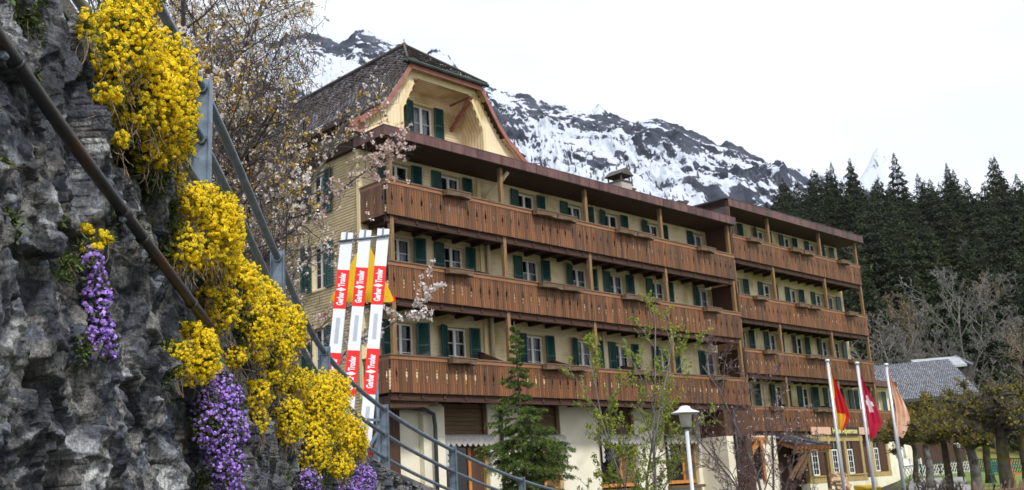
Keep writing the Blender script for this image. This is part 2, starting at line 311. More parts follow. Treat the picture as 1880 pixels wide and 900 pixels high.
def mountain(name, ridge, D, depth, nx, ny, jag, rockbias, y_off=0, foot=-20., seed=0.):
    rx = []; rz = []
    for px, py in ridge: p = at(px, py, D); rx.append(p[0]); rz.append(p[2])
    X = np.linspace(rx[0], rx[-1], nx); T = np.concatenate([np.linspace(-.12, 0, 8)[:-1], np.linspace(0,1,ny)**1.15])       # T 0 = ridge, 1 = foot (towards us)
    Zr = np.interp(X, rx, rz); XX, TT = np.meshgrid(X, T); ZR = np.broadcast_to(Zr, XX.shape)
    Zs = np.interp(X, rx, rz); k = np.hanning(max(3, nx//8)); k /= k.sum(); Zs = np.convolve(np.pad(Zs, len(k), mode='edge'), k, 'same')[len(k):-len(k)]
    Y = D - depth*TT; Ta = np.abs(TT)
    w_ = sm(0, .16, Ta); base = ZR*(1-w_) + np.broadcast_to(Zs, XX.shape)*w_
    prof = 1 - .98*Ta**.82
    Z = foot + (base-foot)*prof
    s = 1/190.; sx = XX*s + seed; sy = Y*s
    warp = fbm(sx*.9+7, sy*.9, 0, 3)-.5
    rd = fbm(sx*1.0+warp*1.5 + TT*1.6, sy*.35, 3.3, 7, .55, True)        # gullies running down and to the right
    cl = fbm(sx*1.3+9+warp, Z/170.+sx*.75, 1.7, 6, .6)                    # tilted strata
    stepd = np.abs((cl*9) % 1 - .5)*2
    env = np.clip(Ta*9, .08, 1)*np.clip(1.25-TT, .15, 1)
    Z = Z + env*((rd-.55)*175*jag + (stepd-.5)*15*jag) + jag*8*(fbm(XX/14., Y/14., 0, 4)-.5) + jag*26*np.exp(-Ta*7)*(fbm(XX/55., Y/75., 4, 5, .6, True)-.62)
    Y = Y - env*(cl-.5)*150*jag
    V = np.stack([XX, Y, Z], -1); n2 = len(T); i = np.arange(n2-1)[:,None]*nx + np.arange(nx-1)[None]
    F = np.stack([i, i+nx, i+nx+1, i+1], -1).reshape(-1,4)
    me = npmesh(name, V.reshape(-1,3), F, ['mountain'], smooth=True)
    # exposed rock where the surface is steep or convex
    dzx = np.gradient(Z, axis=1)/np.maximum(np.abs(np.gradient(XX, axis=1)), 1e-6); dzt = np.gradient(Z, axis=0)/np.maximum(np.abs(np.gradient(Y, axis=0)), .5)
    steep = np.clip(np.sqrt(dzx**2 + np.clip(dzt,-4,4)**2)/2.2, 0, 1.3)
    band = fbm(sx*1.6+warp*2+3, Z/95.+sx*1.0, 8.1, 5, .55)
    rock = .40 + .34*(steep-.55) + 1.45*(band-.5) + .45*(rd-.55) + rockbias
    rock = rock - .13*(1-sm(-200,-110,XX)) - .03 + .04*np.exp(-Ta*40) + .8*(fbm(XX/34.+Z/50., Z/20.+XX/50., 2.2, 6, .62)-.5) + 1.0*(fbm(XX/12.+Z/20., Z/7., 1.2, 4, .65)-.5)
    a = me.attributes.new('rock', 'FLOAT', 'POINT'); a.data.foreach_set('value', np.clip(rock, -1, 1.5).astype(np.float32).ravel())
    o = add(name, me); tag(o, kind='structure'); return o, X, Z, Y
mo, MX, MZ, MY = mountain('mountain', RIDGE, 1700, 1150, 1150, 270, 1.0, .03)
mountain('far_mountain', [(1540,372),(1570,342),(1588,315),(1598,298),(1604,281),(1611,272),(1621,280),(1634,297),(1655,320),(1700,345),(1760,370)], 5200, 1500, 120, 60, .8, -.55, seed=4.)
# ------------------------------------------------------------------ hotel
YAW = 0.77729910; OX, OY = -4.0684, 32.0596
HB = dict(rz=math.pi/2-YAW)
DU = np.array([math.sin(YAW), math.cos(YAW)]); DV = np.array([-math.cos(YAW), math.sin(YAW)])
def fr(u, v, z): p = np.array([OX, OY]) + u*DU + v*DV; return (p[0], p[1], z)
class Root:
    def __init__(s, name, u0, v0, z0): s.o = empty(name, fr(u0, v0, z0), HB['rz']); s.off = (-u0, -v0, -z0)
    def part(s, mb, name, smooth=False): return mb.obj(name, s.o, s.off, smooth)
    def put(s, o, u, v, z, rz=0): o.parent = s.o; o.location = (u+s.off[0], v+s.off[1], z+s.off[2]); o.rotation_euler = (0,0,rz)
def rows(mb, ax, fixed, out, a0, a1, z0, z1, holes, m, h=.13, proud=.022):
    """lapped boards on a wall: ax 0 = runs along u at v=fixed, 1 = runs along v at u=fixed; out = sign of outward normal"""
    n = max(1, round((z1-z0)/h)); h = (z1-z0)/n
    def P(a, o, z): return (a, fixed+o*out, z) if ax == 0 else (fixed+o*out, a, z)
    for i in range(n):
        b = z0+i*h; t_ = b+h; segs = [(a0, a1)]
        cuts = [(q[0], q[1]) for q in holes if q[2] < (b+t_)/2 < q[3]]
        for c0, c1 in cuts:
            ns = []
            for s0, s1 in segs:
                if c1 <= s0 or c0 >= s1: ns.append((s0, s1)); continue
                if c0 > s0: ns.append((s0, c0))
                if c1 < s1: ns.append((c1, s1))
            segs = ns
        for s0, s1 in segs:
            mb.face([P(s0,proud,b), P(s1,proud,b), P(s1,.0,t_), P(s0,.0,t_)], m)
            mb.face([P(s0,-.01,b), P(s1,-.01,b), P(s1,proud,b), P(s0,proud,b)], m)
def shutter_mesh(w, h):
    b = MB(); t_ = .035; f = .055
    b.box((0,0,0),(f,t_,h),'shutter').box((w-f,0,0),(w,t_,h),'shutter')
    for z in (0, h*.5-f/2, h-f): b.box((f,0.001,z),(w-f,t_-.001,z+f),'shutter')
    for z0, z1 in ((f, h*.5-f/2), (h*.5+f/2, h-f)):
        n = 9
        for i in range(n):
            z = z0+(z1-z0)*(i+.15)/n; dz = (z1-z0)/n*.95
            b.face([(f,.002,z),(w-f,.002,z),(w-f,t_-.004,z+dz),(f,t_-.004,z+dz)],'shutter')
            b.face([(f,.002,z),(f,.008,z-.006),(w-f,.008,z-.006),(w-f,.002,z)],'shutter')
    return b.mesh('shutter')
def window(w=1.08, h=1.55, sw=.47, depth=.25, left=True, right=True, curtain=.5, ang=(0,0), bars=2, trim='trim'):
    root = empty('window')
    b = MB(); x = w/2; q = .075
    b.box((-x-q,-.035,-.06),(x+q,.0,0),trim); b.box((-x-q,-.03,h),(x+q,.0,h+q),trim)
    b.box((-x-q,-.03,0),(-x,.0,h),trim); b.box((x,-.03,0),(x+q,.0,h),trim)
    for f in ([(-x,-.03,0),(-x,depth,0),(-x,depth,h),(-x,-.03,h)], [(x,-.03,0),(x,-.03,h),(x,depth,h),(x,depth,0)], [(-x,-.03,h),(-x,depth,h),(x,depth,h),(x,-.03,h)], [(-x,-.03,0),(x,-.03,0),(x,depth,0),(-x,depth,0)]): b.face(f, trim)
    add('surround', b.mesh('surround'), root)
    c = MB(); y0, y1 = depth-.07, depth-.015; f = .075
    c.box((-x,y0,0),(x,y1,f),'white').box((-x,y0,h-f),(x,y1,h),'white').box((-x,y0,f),(-x+f,y1,h-f),'white').box((x-f,y0,f),(x,y1,h-f),'white').box((-.055,y0-.012,f),(.055,y1,h-f),'white')
    for i in range(bars):
        z = f+(h-2*f)*(i+1)/(bars+1)
        c.box((-x+f,y0+.012,z-.014),(-.055,y1-.004,z+.014),'white').box((.055,y0+.012,z-.014),(x-f,y1-.004,z+.014),'white')
    add('casement', c.mesh('casement'), root)
    p = MB(); p.face([(0,0,0),(x-f-.055,0,0),(x-f-.055,0,h-2*f),(0,0,h-2*f)],'glass'); pm = p.mesh('pane')
    add('pane', pm, root, (-x+f, y1-.02, f)); add('pane', pm, root, (.055, y1-.02, f))
    if curtain:
        k = MB(); n = 14
        for s0, s1 in ((-x+f, -x+f+curtain*(x-f)), (x-f-curtain*(x-f)*.8, x-f)):
            pts = [(s0+(s1-s0)*i/n, depth+.06+.018*math.sin(i*2.4), 0) for i in range(n+1)]
            for i in range(n): k.face([pts[i], pts[i+1], (pts[i+1][0],pts[i+1][1],h), (pts[i][0],pts[i][1],h)],'curtain')
        add('curtain', k.mesh('curtain'), root)
    sm_ = shutter_mesh(sw, h+.06)
    if left:
        s = add('shutter', sm_, root, (-x-.0,-.075,-.03)); s.rotation_euler = (0,0,math.pi+R(ang[0])); s.location.y += .035
        s.rotation_euler = (0,0,math.pi+R(ang[0])); 
    if right:
        s = add('shutter', sm_, root, (x+.0,-.075,-.03)); s.rotation_euler = (0,0,-R(ang[1]))
    return root
protoA = window(curtain=.55); protoB = window(curtain=.0); protoC = window(curtain=.95); protoR = window(curtain=.5, right=False); protoAj = window(curtain=.4, ang=(18,0))
protos = dict(A=protoA, B=protoB, C=protoC, R=protoR, J=protoAj)
def put_window(rt, k, u, v, z, rz=0):
    c = copy_tree(protos[k]); rt.put(c, u, v, z, rz)
    for ch in c.children:
        if ch.name.startswith('shutter'): ch.rotation_euler.z += (1 if ch.location.x < 0 else -1)*R(random.choice([0,1,2,3,5,8,14,24]))
        if ch.name.startswith('curtain'): ch.scale.x = random.choice([1,1,-1]); ch.location.x = random.uniform(-.03,.03)
    return c
# plank outlines with the fret-cut notches
PLW = .1075
def plank_mesh(kind, h=1.06):
    w = PLW-.009; b = MB(); zc = h*.56
    notch = [(-.245,0),(-.23,.024),(-.205,.024),(-.19,.006),(-.14,.008),(-.11,.024),(-.03,.044),(.06,.034),(.10,.010),(.14,.008),(.155,.024),(.18,.024),(.192,0)]
    if kind == 0: pts = [(0,0),(w,0),(w,h),(0,h)]
    elif kind == 1: pts = [(0,0),(w,0)] + [(w-d-.001, zc+z) for z, d in notch] + [(w,h),(0,h)]
    else: pts = [(0,0),(w,0),(w,h),(0,h)] + [(d+.001, zc+z) for z, d in reversed(notch)]
    b.prism([(x, 0, z) for x, z in pts], (0,.022,0), 'plank'); return b
PLM = [plank_mesh(k).mesh('plank') for k in range(3)]
PSEQ = [0,1,2,0]
BOXES = []
def balcony(rt, u0, u1, v0, dep, zr, posts, nplank, left_return=True, right_open=True):
    """zr = top of the handrail; returns the balcony part; planks of the nearest nplank are sub-parts"""
    b = MB(); zb = zr-1.233
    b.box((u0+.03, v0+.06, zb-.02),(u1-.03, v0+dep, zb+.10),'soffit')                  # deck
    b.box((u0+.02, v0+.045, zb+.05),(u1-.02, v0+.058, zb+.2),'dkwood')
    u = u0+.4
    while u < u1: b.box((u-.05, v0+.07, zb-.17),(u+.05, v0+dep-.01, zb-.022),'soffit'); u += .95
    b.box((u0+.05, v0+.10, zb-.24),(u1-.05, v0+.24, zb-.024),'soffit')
    # inner rails
    for z in (zb+.25, zr-.32): b.box((u0+.05, v0+.045, z),(u1-.05, v0+.09, z+.08),'dkwood')
    bal = rt.part(b, 'balcony')
    h = MB(); h.box((u0-.05, v0-.05, zr-.05),(u1+.02, v0+.12, zr),'boxw'); h.box((u0-.02, v0-.018, zr-.175),(u1, v0+.04, zr-.052),'rail')
    if left_return: h.box((u0-.05, v0+.121, zr-.05),(u0+.10, v0+dep, zr-.001),'boxw'); h.box((u0-.018, v0+.041, zr-.175),(u0+.03, v0+dep, zr-.053),'rail')
    # frame battens every ~1.7 m
    u = u0+1.68
    while u < u1-.3: h.box((u-.03, v0-.012, zb),(u-.003, v0+.02, zr-.176),'rail'); u += 1.72
    x = h.mesh('handrail'); o = add('handrail', x, bal)
    n = int((u1-u0)/PLW); st = MB()
    for i in range(n):
        k = PSEQ[i % 4]; uu = u0+.004+i*PLW; dv = random.uniform(-.004,.004); dz = random.uniform(-.006,.006)
        if i < nplank: add('plank', PLM[k], bal, (uu, v0+dv, zb-.0+dz))
        else:
            p = plank_mesh(k); st_n = len(st.v); st.v += [(x_+uu, y_+v0+dv, z_+zb+dz) for x_, y_, z_ in p.v]; st.f += [tuple(st_n+i_ for i_ in f) for f in p.f]; st.m += [st.mi('plank')]*len(p.f)
    if st.v: tag(add('planks', st.mesh('planks'), bal), kind='stuff')
    if left_return:
        for i in range(int(dep/PLW)):
            if i*PLW < .03: continue
            q = add('plank', PLM[PSEQ[i % 4]], bal, (u0+.0, v0+.005+i*PLW, zb)); q.rotation_euler = (0,0,math.pi/2)
    return bal
def posts(rt, us, v, z0, z1):
    for u in us:
        b = MB(); b.box((-.075,-.075,0),(.075,.075,z1-z0),'post'); o = b.obj('post'); rt.put(o, u, v+.16, z0)
        # small angled head bracket
BOXM = None
def box_mesh():
    b = MB(); n = 8; L_ = 1.12; H = .2
    def low(x): return .035*math.sin(math.pi*min(1,max(0,x/L_)))+.01*math.cos(x*9)
    xs_ = [L_*i/n for i in range(n+1)]
    for y, o in ((0,0),(.24,0)):
        for i in range(n):
            a, c = xs_[i], xs_[i+1]; f = [(a,y+(0.03 if y==0 else 0),low(a)),(c,y+(0.03 if y==0 else 0),low(c)),(c,y,H),(a,y,H)]
            b.face(f if y == 0 else f[::-1], 'boxw')
    for i in range(n): a, c = xs_[i], xs_[i+1]; b.face([(a,.03,low(a)),(a,.24,low(a)),(c,.24,low(c)),(c,.03,low(c))],'boxw'); 
    b.face([(0,.03,low(0)),(0,0,H),(0,.24,H),(0,.24,low(0))],'boxw'); b.face([(L_,.03,low(L_)),(L_,.24,low(L_)),(L_,.24,H),(L_,0,H)],'boxw')
    b.face([(.03,.02,H-.03),(L_-.03,.02,H-.03),(L_-.03,.22,H-.03),(.03,.22,H-.03)],'soil'); b.box((-.01,-.02,H-.015),(L_+.01,.0,H+.02),'boxw'); b.box((-.01,.24,H-.015),(L_+.01,.26,H+.02),'boxw')
    b.box((.15,.26,H-.16),(.19,.3,H+.03),'dkpipe').box((L_-.19,.26,H-.16),(L_-.15,.3,H+.03),'dkpipe')
    return b.mesh('planter_box')
M['soil'] = mat('soil', (.03,.02,.012), (.05,.035,.02), .95, 20)
BOXM = box_mesh()
ORD = ['first','second','third','fourth','fifth','sixth','seventh']
def planters(us, v0, zr, where):
    for i, u in enumerate(us):
        o = add('planter_box', BOXM, None, fr(u, v0-.32, zr-.235)); o.rotation_euler = (random.uniform(-.03,.03), random.uniform(-.012,.012), HB['rz'])
        tag(o, f'weathered wooden planter box, {ORD[i]} from left on the {where}', 'planter box', 'wooden planter boxes hung outside the balcony rails')
def partition(rt, u, v0, dep, zr, hi=.36):
    b = MB(); b.prism([(u, v0+.1, zr-1.1),(u, v0+dep-.03, zr-1.1),(u, v0+dep-.03, zr+hi),(u, v0+dep-.25, zr+hi),(u, v0+.1, zr+.02)], (.04,0,0), 'dkwood'); rt.part(b, 'partition')
# ---- main block
ZG = -1.40
A = Root('hotel_main_block', 0, 0, ZG); tag(A.o, 'cream chalet hotel block with gabled roof and three long brown wooden balconies', 'hotel')
ZT, ZM, ZL, UE = 10.396, 7.596, 4.510, 20.807; VW = 1.5; UB = 23.6
OPEN = [(1.20,2.33),(3.72,4.80),(7.79,8.86),(10.79,11.74),(13.13,14.28),(16.13,17.22),(19.69,20.75)]
ZWIN = {'T':10.10, 'M':7.38, 'L':4.33}
holes = [(c-.54, c+.54, z, z+1.55) for c in [(a+b)/2 for a, b in OPEN] for z in ZWIN.values()]
w = MB(); rows(w, 0, VW, -1, 0, 20.86, 3.27, 12.0, holes, 'cream', .12)
A.part(w, 'wall'); 
side_holes = [(3.49,4.35,z,z+1.6) for z in (10.0,7.3,4.32,1.3)] + [(8.4,9.26,z,z+1.6) for z in (10.0,7.3,4.32,1.3)]
w = MB(); rows(w, 1, 0, -1, VW, 13.5, 1.0, 13.0, side_holes, 'cream_shaded', .10, .018); w.box((0,VW+.02,ZG),(.1,13.5,1.0),'stucco'); A.part(w, 'side_wall')
w = MB()
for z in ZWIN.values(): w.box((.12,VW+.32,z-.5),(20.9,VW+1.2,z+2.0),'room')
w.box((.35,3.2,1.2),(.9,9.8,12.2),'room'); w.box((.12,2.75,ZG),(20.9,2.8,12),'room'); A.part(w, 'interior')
w = MB(); w.box((-.05,VW-.05,3.2),(.1,VW+.1,12.6),'trim'); A.part(w, 'corner_trim'); w = MB(); w.box((-.045,13.4,ZG),(.11,13.55,12.6),'trim'); A.part(w, 'corner_trim')
kinds = {'T':'BABABAR','M':'AAAJCCR','L':'BBAACAR'}
for fl, z in ZWIN.items():
    for i, (a, b) in enumerate(OPEN): put_window(A, kinds[fl][i], (a+b)/2, VW, z)
protos['S'] = window(w=.86, h=1.6, sw=.46, curtain=.0, depth=.18)
for z in (10.0,7.3,4.32,1.3):
    for vc in (3.92, 8.83): put_window(A, 'S', 0, vc, z, -math.pi/2)
# balconies
for nm, z in (('T',ZT),('M',ZM),('L',ZL)):
    balcony(A, 0, UE, 0, VW, z, None, 86)
    b = MB(); b.prism([(UE+.01,.06,z-1.2),(UE+.01,VW,z-1.2),(UE+.01,VW,z+1.4),(UE+.01,.06,z+1.4)],(.06,0,0),'dkwood'); A.part(b, 'end_screen')
for us, z0, z1 in (([.27,5.52,10.32,15.36,20.68], ZT+.0, 11.83), ([.27,5.52,10.32,15.36,20.68], ZM, ZT-1.25), ([.27,5.52,10.32,15.36,20.68], ZL, ZM-1.25)):
    posts(A, us, 0, z0-1.15, z1)
for u, z, hi in ((5.2,ZM,.45),(9.4,ZM,.45),(14.9,ZM,.42),(5.15,ZL,.5),(9.0,ZL,.4),(13.4,ZL,.4),(4.8,ZT,.12),(9.0,ZT,.15)): partition(A, u, 0, VW, z, hi)
planters([2.45,6.95,8.12,11.9,13.1,17.7], 0, ZT, 'top balcony of the gabled block')
planters([2.40,7.03,8.20,11.95,13.15,17.7], 0, ZM, 'middle balcony of the gabled block')
planters([2.38,6.95,8.15,12.0,13.2,17.7], 0, ZL, 'lowest balcony of the gabled block')
# downpipe on the facade
b = MB(); b.tube([(6.0,.2,11.78),(5.95,.45,11.55),(5.9,1.2,11.15),(5.9,1.38,10.9),(5.9,1.38,3.3)], .078, 'pipe', 10); b.lathe([(.075,0),(.075,.06)], 'pipe', 10, (5.9,1.38,8.0)); A.part(b, 'downpipe', True)
b = MB(); b.box((5.55,VW-.06,3.3),(5.72,VW-.02,11.8),'trim'); A.part(b, 'pilaster'); b = MB(); b.box((12.35,VW-.06,3.3),(12.5,VW-.02,11.8),'trim'); A.part(b, 'pilaster')
# canopy roof over the top balcony
b = MB(); zc0, zc1 = 11.83, 12.17
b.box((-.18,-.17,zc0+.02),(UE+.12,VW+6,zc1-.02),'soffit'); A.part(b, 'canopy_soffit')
b = MB(); b.box((-.21,-.21,zc0),(UE+.15,-.172,zc1),'copper'); b.box((-.21,-.171,zc0),(-.182,VW+.0,zc1),'copper'); b.box((UE+.122,-.171,zc0),(UE+.15,VW+6,zc1),'copper')
b.box((-.22,-.22,zc1),(UE+.16,VW+9,zc1+.03),'copper')
u = .35
while u < UE: b.box((u-.008,-.222,zc0+.005),(u+.008,-.2101,zc1-.005),'copper'); u += .62
A.part(b, 'canopy_fascia')
# soffit boards
b = MB(); v = -.15
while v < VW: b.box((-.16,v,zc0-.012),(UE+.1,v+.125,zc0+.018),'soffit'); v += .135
tag(A.part(b, 'soffit_boards'), kind='stuff')
b = MB(); b.prism([(-.75,.9,12.2),(-.16,.9,12.2),(-.16,.9,13.0),(-.6,.9,12.75)],(0,.2,0),'salmon'); A.part(b, 'eave_board')
# gable
UC = 3.6; HW = [(3.95,12.80),(3.4,13.08),(2.95,13.42),(2.5,13.97),(2.1,14.57),(1.67,15.25)]
def gx(z):
    zs = [p[1] for p in HW]; ws = [p[0] for p in HW]; return float(np.interp(z, zs, ws))
GV = 1.0; b = MB()
ib = lambda z: 1.96 if z < 13.6 else (1.96-(z-13.6)*(.66/1.3) if z < 14.9 else 0)
x = -3.9
while x < 3.9:                        # vertical boards of the gable front
    xm = x+.075; top = None
    for k in range(240):
        z = 12.2+k*.0127
        if gx(max(z,12.8)) >= abs(xm): top = z
    top = min(top or 12.2, 15.22)
    if abs(xm) >= 1.96: segs = [(12.2, top)]
    else:
        zi = 13.6+(1.96-abs(xm))*(1.3/.66); zi = min(zi, 14.9); segs = [(zi, top)] if top > zi else []
    for z0, z1 in segs:
        if z1-z0 > .03: b.box((UC+x+.004, GV, z0),(UC+x+.146, GV+.03, z1),'cream')
    x += .15
tag(A.part(b, 'gable_board'), kind='stuff')
b = MB(); b.box((UC-3.8,GV+.031,12.2),(UC-1.98,GV+.05,12.9),'cream')
arch = [(-1.96,12.2),(-1.96,13.6),(-1.3,14.9),(1.3,14.9),(1.96,13.6),(1.96,12.2)]
BD = 1.15
for i in range(5):                     # boarded reveal of the recess
    (x0,z0),(x1,z1) = arch[i], arch[i+1]; n = 7
    for k in range(n):
        v0 = GV+.0+BD*k/n; v1 = GV+BD*(k+1)/n-.012; e = .012
        b.face([(UC+x0,v0,z0),(UC+x1,v0,z1),(UC+x1,v1,z1),(UC+x0,v1,z0)],'cream')
        b.face([(UC+x0,v1,z0),(UC+x1,v1,z1),(UC+x1*(1+e),v1+.006,z1+e),(UC+x0*(1+e),v1+.006,z0+e)],'trim')
for i in range(5):                     # face trim of the arch
    (x0,z0),(x1,z1) = arch[i], arch[i+1]; b.face([(UC+x0,GV-.02,z0),(UC+x1,GV-.02,z1),(UC+x1*1.06,GV-.02,z1+(.1 if z1>13 else 0)),(UC+x0*1.06,GV-.02,z0+(.1 if z0>13 else 0))],'trim')
A.part(b, 'loggia')
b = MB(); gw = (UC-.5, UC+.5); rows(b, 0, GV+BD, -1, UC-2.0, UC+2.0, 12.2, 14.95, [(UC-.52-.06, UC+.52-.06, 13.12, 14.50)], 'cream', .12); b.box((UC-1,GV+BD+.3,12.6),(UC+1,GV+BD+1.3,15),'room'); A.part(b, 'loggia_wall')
protos['G'] = window(w=1.04, h=1.38, sw=.46, curtain=1.0, bars=1, depth=.2); put_window(A, 'G', UC-.06, GV+BD, 13.12)
for s in (-1, 1):
    b = MB(); P0 = Vector((UC+s*1.38, GV-.05, 14.84)); P1 = Vector((UC+s*1.33, GV+BD, 13.75)); n = 7
    for k in range(n):
        a = P0.lerp(P1, k/n); c = P0.lerp(P1, (k+.86)/n); r_ = .075+.02*math.sin(k*2.0)
        dd = (P1-P0).normalized(); up = Vector((1,0,0)); w2 = dd.cross(up)
        q = [a-up*.06-w2*r_, a+up*.06-w2*r_, a+up*.06+w2*r_, a-up*.06+w2*r_]; b.prism([tuple(p) for p in q], c-a, 'salmon')
    b.box((UC+s*1.38-.06, GV-.0, 14.78),(UC+s*1.38+.06, GV+BD, 14.88),'salmon'); A.part(b, 'bracket')
# barge boards, roof surfaces
b = MB(); prof = [(p[0]+.03, p[1]+.02) for p in HW]; prof[0] = (4.05, 12.62); fv = .72
for s in (-1, 1):
    for i in range(len(prof)-1):
        (x0,z0),(x1,z1) = prof[i], prof[i+1]; t0 = .17
        pts = [(UC+s*x0,fv,z0-.14),(UC+s*x1,fv,z1-.16),(UC+s*(x1+.04),fv,z1+.06),(UC+s*(x0+.04),fv,z0+.06)]
        if s > 0: pts = pts[::-1]
        b.prism(pts, (0,.045,0), 'salmon')
        b.face([(UC+s*x0,fv+.045,z0-.02),(UC+s*x1,fv+.045,z1-.02),(UC+s*x1,GV+.02,z1-.02),(UC+s*x0,GV+.02,z0-.02)],'cream')
b.box((UC-1.74,fv-.02,15.1),(UC+1.74,fv+.03,15.3),'salmon'); b.box((UC-1.7,fv+.031,15.2),(UC+1.7,GV+.03,15.23),'cream'); b.box((UC-1.62,GV-.03,14.98),(UC+1.62,GV+.0,15.14),'trim')
A.part(b, 'barge_board')
b = MB(); b.tube([(UC-2.0,fv-.10,15.33),(UC+2.0,fv-.10,15.33)], .075, 'gutter', 8); b.box((UC-1.98,fv-.1,15.36),(UC+1.98,fv+.25,15.41),'gutter'); A.part(b, 'gutter')
ZR = 17.38; VR = 3.2; VB = 13.6
secs = [(3.98,12.86),(3.4,13.14),(2.95,13.48),(2.5,14.03),(2.1,14.63),(1.72,15.31)]
b = MB(); rt_ = MB()
def shing(mb, P00, P10, P11, P01, m, rowh=.21, wd=.24, lift=.03):
    P00, P10, P11, P01 = map(Vector, (P00,P10,P11,P01)); nrm = (P10-P00).cross(P01-P00).normalized(); H = ((P01-P00).length+(P11-P10).length)/2; n = max(1, round(H/rowh)); k = mb.mi(m)
    for i in range(n):
        a0 = P00.lerp(P01, i/n); a1 = P10.lerp(P11, i/n); c0 = P00.lerp(P01, min(1,(i+1.15)/n)); c1 = P10.lerp(P11, min(1,(i+1.15)/n)); L_ = (a1-a0).length; q = max(1, int(L_/wd)); sh = .5 if i % 2 else 0
        for j in range(q+1):
            f0 = max(0, (j-sh)/q); f1 = min(1, (j+1-sh)/q-.012)
            if f1 <= f0: continue
            l = lift*random.uniform(.6,1.7); 
            bb = len(mb.v); mb.v += [tuple(a0.lerp(a1,f0)+nrm*l), tuple(a0.lerp(a1,f1)+nrm*l*random.uniform(.7,1.3)), tuple(c0.lerp(c1,f1)+nrm*.004), tuple(c0.lerp(c1,f0)+nrm*.004), tuple(a0.lerp(a1,f1)), tuple(a0.lerp(a1,f0))]
            mb.f += [(bb,bb+1,bb+2,bb+3),(bb+5,bb+4,bb+1,bb)]; mb.m += [k,k]
under = MB()
for s in (-1, 1):
    for i in range(len(secs)-1):
        (x0,z0),(x1,z1) = secs[i], secs[i+1]; q = [(UC+s*x0,fv,z0),(UC+s*x0,VB,z0),(UC+s*x1,VB,z1),(UC+s*x1,fv,z1)]
        if s < 0: shing(rt_, q[1], q[0], q[3], q[2], 'slate')
        else: shing(rt_, q[0], q[1], q[2], q[3], 'slate')
        under.face([(x,y,z-.03) for x,y,z in q],'soffit')
    q = [(UC+s*1.72,fv,15.31),(UC+s*1.72,VB,15.31),(UC,VB,ZR),(UC,VR,ZR)]
    if s < 0: shing(rt_, q[1], q[0], q[3], q[2], 'slate')
    else: shing(rt_, q[0], q[1], q[2], q[3], 'slate')
    under.face([(x,y,z-.03) for x,y,z in q],'soffit')
shing(rt_, (UC-1.98,fv-.08,15.40),(UC+1.98,fv-.08,15.40),(UC+.01,VR,ZR+.02),(UC-.01,VR,ZR+.02),'hip')
# eaves to the left over the side wall
shing(rt_, (UC-4.45,VB,12.72),(UC-4.45,fv+.3,12.72),(UC-3.98,fv+.3,12.87),(UC-3.98,VB,12.87),'slate'); under.box((UC-4.4,fv+.4,12.6),(UC-3.9,VB,12.68),'soffit')
under.box((UC-3.9,GV+.05,12.2),(UC+3.9,GV+.08,12.6),'cream')
gb = [(UC-x, z) for x, z in secs] + [(UC, ZR)] + [(UC+x, z) for x, z in reversed(secs)]
under.face([(x, VB, z) for x, z in gb],'cream_shaded')
ro = A.part(under, 'roof'); tag(add('shingles', rt_.mesh('shingles'), ro), kind='stuff')
b = MB(); b.tube([(UC,VR-.05,ZR+.05),(UC,VB,ZR+.05)], .09, 'hip', 8); b.tube([(UC-1.98,fv-.08,15.42),(UC,VR,ZR+.06)], .05, 'hip', 6); b.tube([(UC+1.98,fv-.08,15.42),(UC,VR,ZR+.06)], .05, 'hip', 6); b.tube([(UC,VR,ZR),(UC,VR,ZR+.3)], .02, 'gutter', 6); add('ridge_cap', b.mesh('ridge_cap', True), ro)
# flat roof hatch and chimneys
def chimney(u, v, w_, d_, z0, z1, m, cap):
    b = MB(); b.box((u,v,z0),(u+w_,v+d_,z1),m); b.box((u-.05,v-.05,z1),(u+w_+.05,v+d_+.05,z1+.07),'sidedark')
    if cap:
        for x in (u+.05, u+w_-.11):
            for y in (v+.03, v+d_-.09): b.box((x,y,z1+.07),(x+.06,y+.06,z1+.35),'sidedark')
        b.prism([(u-.1,v-.1,z1+.35),(u+w_+.1,v-.1,z1+.35),(u+w_/2,v-.1,z1+.72)],(0,d_+.2,0),'hip')
    A.part(b, 'chimney')
chimney(16.5,3,.78,.9,12.2,14.1,'chim',True); chimney(17.35,3.1,.3,.5,12.2,13.85,'chimr',False); chimney(21.4,3.2,.62,.6,12.2,13.9,'chimr',False); 
b = MB(); b.box((10.95,1.7,12.2),(12.1,2.6,12.86),'sidedark'); b.box((10.75,1.5,12.9),(12.3,2.8,12.97),'dkpipe'); A.part(b, 'roof_hatch')
b = MB(); b.tube([(22.1,3.3,12.2),(22.1,3.3,14.0)],.05,'dkpipe',8); b.box((22.0,3.2,14.0),(22.25,3.45,14.1),'dkpipe'); A.part(b, 'vent_pipe')
